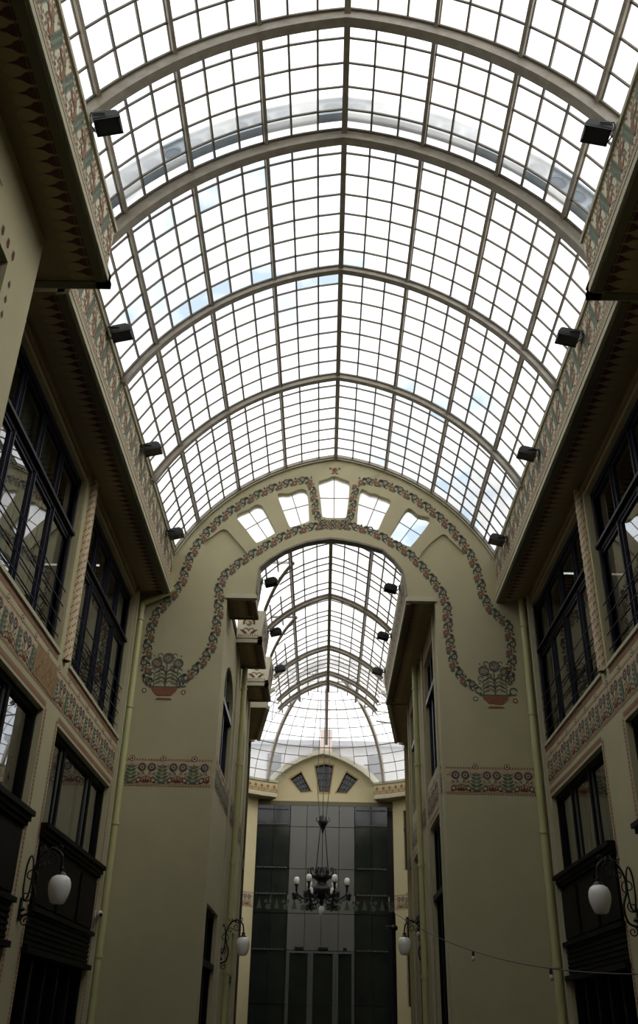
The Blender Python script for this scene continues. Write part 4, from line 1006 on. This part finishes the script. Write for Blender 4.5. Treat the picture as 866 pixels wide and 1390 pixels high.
# ------------------------------------------------------------------ chandelier
CX, CY = -.04, 37.0
ch = empty('chandelier', (CX, CY, 4.6)); tag(ch, 'black wrought iron chandelier with white glass shades hanging in the domed court', 'chandelier')
Q = lambda pts: [(CX+x, CY+y, z) for x, y, z in pts]
b = M(); b.lathe([(.02, 4.02), (.06, 4.05), (.10, 4.12), (.07, 4.2), (.17, 4.28), (.30, 4.38), (.36, 4.52), (.32, 4.62), (.20, 4.70), (.17, 4.82), (.28, 4.90), (.32, 4.96), (.12, 5.02), (.07, 5.15), (.05, 5.3)], 'iron', (CX, CY, 0), 20); b.build('body', ch)
b = M(); b.lathe([(.05, 3.72), (.09, 3.76), (.105, 3.85), (.10, 3.95), (.06, 4.0)], 'opal', (CX, CY, 0), 18); b.build('bottom_shade', ch)
def shade(x, y, z):
    b = M(); b.lathe([(.07, 0), (.095, .03), (.105, .12), (.10, .20), (.07, .25), (.03, .265)], 'opal', (CX+x, CY+y, z), 16); sh = b
    b = M(); b.lathe([(.02, -.2), (.05, -.17), (.03, -.12), (.06, -.08), (.035, -.05), (.08, -.01), (.08, .01)], 'iron', (CX+x, CY+y, z), 12); sh.build('glass_shade', b.build('lamp_holder', ch))
arms = [(R(60*k), .92, 4.70) for k in range(6)]+[(R(-52), .66, 4.30), (R(-128), .66, 4.30)]
for a, r, z in arms:
    c, s_ = cos(a), sin(a); pr = [(.2, 4.55), (.38, 4.30), (.58, 4.22), (.8, 4.28), (.97, z-.30), (1.0, z-.18)] if r > .8 else [(.2, 4.40), (.45, 4.05), (.8, 4.0), (1.0, z-.2)]
    b = M(); b.tube(Q([(c*r*p, s_*r*p, q) for p, q in pr]), .032, 'iron', 7)
    for (p0, z0, rr, sg) in ((.55, z-.38, .12, 1), (.85, z-.42, .10, -1), (1.08, z-.35, .09, 1)):
        b.tube(Q([(c*(r*p0+rr*(1-.8*i/18)*cos(sg*i*.42)), s_*(r*p0+rr*(1-.8*i/18)*cos(sg*i*.42)), z0+rr*(1-.8*i/18)*sin(sg*i*.42)) for i in range(19)]), .021, 'iron', 5)
    for i in range(4): b.tube(Q([(c*r*.95+.02, s_*r*.95, z-.30-.05*i), (c*r*1.1-s_*.10, s_*r*1.1+c*.10, z-.34-.05*i), (c*r*1.16-s_*.16, s_*r*1.16+c*.16, z-.28-.05*i)]), [.018, .026, .006], 'iron', 5); b.tube(Q([(c*r*.95, s_*r*.95, z-.30-.05*i), (c*r*1.1+s_*.10, s_*r*1.1-c*.10, z-.34-.05*i), (c*r*1.16+s_*.16, s_*r*1.16-c*.16, z-.28-.05*i)]), [.018, .026, .006], 'iron', 5)
    b.build('arm', ch); shade(c*r, s_*r, z)
for k in range(10):          # crown of scrolls
    a = 2*pi*k/10; c, s_ = cos(a), sin(a); b = M()
    b.tube(Q([(c*.22, s_*.22, 4.92), (c*.42, s_*.42, 4.98), (c*.52, s_*.52, 5.12), (c*.50, s_*.50, 5.25), (c*.42, s_*.42, 5.27), (c*.40, s_*.40, 5.19)]), .024, 'iron', 6)
    b.tube(Q([(c*.18, s_*.18, 4.95), (c*.26, s_*.26, 5.12), (c*.22, s_*.22, 5.28), (c*.14, s_*.14, 5.26)]), .020, 'iron', 6); b.build('crown_scroll', ch)
b = M(); b.tube([(CX+.34*cos(2*pi*i/24), CY+.34*sin(2*pi*i/24), 5.0) for i in range(25)], .022, 'iron', 6); b.build('crown_hoop', ch)
for k in range(4):
    a = R(45+90*k); b = M(); b.tube(Q([(.34*cos(a), .34*sin(a), 5.0), (.10*cos(a), .10*sin(a), 6.85)]), .016, 'iron', 6); b.build('suspension_rod', ch)
b = M(); b.tube(Q([(0, 0, 5.2), (0, 0, 6.5)]), .012, 'iron', 6); b.build('suspension_rod', ch)
b = M(); b.lathe([(.015, 6.45), (.05, 6.6), (.10, 6.72), (.16, 6.80), (.20, 6.92), (.12, 7.0), (.16, 7.08), (.06, 7.15), (.02, 7.2)], 'iron', (CX, CY, 0), 14)
for k in range(6):
    a = 2*pi*k/6; b.tube(Q([(.12*cos(a), .12*sin(a), 6.85), (.26*cos(a), .26*sin(a), 6.95), (.22*cos(a), .22*sin(a), 7.06)]), .016, 'iron', 5)
b.build('suspension_hub', ch)
for x, y in ((-.2, .1), (.2, .1), (0, -.15)):
    b = M(); b.tube(Q([(x*.6, y*.6, 7.05), (x*1.15, y, 8.2), (x*.7+.02, y, 13.0)]), .013, 'cable', 5); b.build('suspension_cable', ch)

# ------------------------------------------------------------------ pipes
def downpipe(x, y, z0, z1, label, r=.075, extra=None, m='pipe'):
    o = empty('downpipe', (x, y, GZ)); tag(o, label, 'downpipe')
    b = M(); b.tube([(x, y, z0), (x, y, z1)], r, m, 14); b.build('pipe', o)
    for z in (1.2, 3.6, 6.0, 8.0):
        if z < z1: b = M(); b.tube([(x, y, z-.03), (x, y, z+.03)], r+.016, m, 14); b.tube([(x, y, z), (x+(-.095 if x < 0 else .095), y+.02, z)], .012, 'iron', 5); b.build('pipe_clamp', o)
    if extra:
        b = M(); b.tube(extra, r*.9, m, 14); b.build('branch_pipe', o)
    return o
downpipe(-4.22, 19.86, GZ, 8.40, 'pale green downpipe left of the big arch wall with a slanting branch on top', extra=[(-4.22, 19.86, 8.36), (-4.12, 19.84, 8.42), (-3.48, 19.82, 8.72)])
downpipe(4.42, 19.86, GZ, 8.64, 'pale green downpipe in the right corner of the big arch wall')
downpipe(-2.22, 24.75, GZ, 8.6, 'pale green downpipe on the left wall beyond the arch'); downpipe(2.38, 24.45, GZ, 8.62, 'pale green downpipe on the right wall beyond the arch')
# square corner strips next to the big pipes
for x, s in ((XL+.03, -1), (XR-.03, 1)):
    b = M(); b.box(x-.05, x+.05, 19.58, 19.66, GZ, SZ, 'mould'); struct(b.build(trim_name()))

# small security camera on the left pier
o = empty('security_camera', (XL, 19.62, 1.90)); tag(o, 'small white security camera low on the left wall near the downpipe', 'security camera')
b = M(); b.tube([(XL, 19.62, 1.90), (XL+.10, 19.60, 1.90)], .022, 'white_plastic', 8); b.box(XL-.005, XL+.02, 19.56, 19.68, 1.84, 1.96, 'white_plastic'); b.build('bracket', o)
b = M(); b.tube([(XL+.08, 19.66, 1.93), (XL+.16, 19.38, 1.86)], [.045, .05], 'white_plastic', 12); b.build('housing', o)
b = M(); b.tube([(XL+.16, 19.38, 1.86), (XL+.163, 19.372, 1.858)], .035, 'lens', 12); b.build('lens', o)

# slim post with a string of bulbs to the right wall
PX, PY, PZ = 1.24, 18.0, 1.86
o = empty('light_post', (PX, PY, GZ)); tag(o, 'slim black metal post standing in front of the far glass facade', 'post')
b = M(); b.tube([(PX, PY, GZ), (PX, PY, PZ)], .037, 'iron', 10); b.build('pole', o)
b = M(); b.lathe([(.045, 0), (.07, .02), (.07, .06), (.045, .09)], 'iron', (PX, PY, PZ-.28), 12); b.tube([(PX-.14, PY, PZ-.22), (PX+.05, PY, PZ-.22)], .014, 'iron', 6); b.build('clamp', o)
b = M(); b.lathe([(.20, 0), (.20, .04), (.05, .07)], 'iron', (PX, PY, GZ), 16); b.build('base_plate', o)
o = empty('string_light', (PX+.05, PY-.02, PZ-.02)); tag(o, 'thin black string of festoon bulbs sagging from the slim post towards the right wall', 'string light')
A_, B_ = Vector((PX+.05, PY-.02, PZ-.02)), Vector((AR-.02, 6.0, .60)); pts = []
for i in range(41):
    t = i/40; p = A_.lerp(B_, t); p.z -= .52*4*t*(1-t); pts.append(p)
b = M(); b.tube(pts, .006, 'cable', 5); b.build('cable', o)
for i in range(4, 40, 8):
    p = pts[i]; b = M(); b.lathe([(.012, 0), (.018, -.03), (.018, -.06)], 'black_plastic', (p.x, p.y, p.z), 8); so = b.build('bulb_socket', o); b = M(); b.lathe([(.016, -.06), (.028, -.085), (.024, -.11), (.008, -.125)], 'opal', (p.x, p.y, p.z), 8); b.build('bulb', so)

sun = bpy.data.lights.new('veiled_sun', 'SUN'); sun.energy = SUN; sun.angle = R(26); sun.color = (1, .97, .92)
so_ = bpy.data.objects.new('veiled_sun', sun); col.objects.link(so_); so_.location = (30, -20, 30)
so_.rotation_euler = Vector((.75, -.42, .60)).to_track_quat('Z', 'Y').to_euler()
# ------------------------------------------------------------------ sky, camera
w = bpy.data.worlds.new('overcast'); scene.world = w; w.use_nodes = True; nt = w.node_tree; N = nt.nodes; L = nt.links
bg = N['Background']; tc = N.new('ShaderNodeTexCoord'); mp = N.new('ShaderNodeMapping'); mp.inputs['Scale'].default_value = (1, 1, 1.6)
ns = N.new('ShaderNodeTexNoise'); ns.inputs['Scale'].default_value = 3.4; ns.inputs['Detail'].default_value = 7; ns.inputs['Roughness'].default_value = .55
cr = N.new('ShaderNodeValToRGB'); cr.color_ramp.elements[0].position = .36; cr.color_ramp.elements[0].color = (.37, .45, .53, 1)
cr.color_ramp.elements[1].position = .47; cr.color_ramp.elements[1].color = (1, 1, 1, 1)
L.new(tc.outputs['Generated'], mp.inputs[0]); L.new(mp.outputs[0], ns.inputs['Vector']); L.new(ns.outputs['Fac'], cr.inputs['Fac']); L.new(cr.outputs[0], bg.inputs[0])
bg.inputs[1].default_value = SKY

f = 1275.; Fv = Vector((435-433, -(1405-650), -f)).normalized()
Fy = -755.; Vyv = (f*f+(482-433)*2)/755.            # image heights of the two vanishing points about the centre of the view
yv = Vector((2, -755, -f)).normalized(); zv = Vector((49, Vyv, -f)).normalized(); xv = yv.cross(zv).normalized(); zv = xv.cross(yv).normalized()
# rows of the rotation: world axes seen from the camera
rot = Matrix((xv, yv, zv))    # world = rot @ cam
cam = bpy.data.cameras.new('camera'); co = bpy.data.objects.new('camera', cam); col.objects.link(co); scene.camera = co
co.matrix_world = Matrix.Translation((0, 0, H)) @ rot.to_4x4()
cam.sensor_fit = 'VERTICAL'; cam.sensor_height = 36; cam.lens = 36*f/1390.
cam.shift_y = -(1390/2-650)/1390.; cam.clip_end = 300; cam.clip_start = .05
vs_ = scene.view_settings; vs_.view_transform = 'Standard'; vs_.look = 'None'; vs_.gamma = 1; vs_.exposure = EXPO
try: vs_.use_curve_mapping = False
except Exception: pass
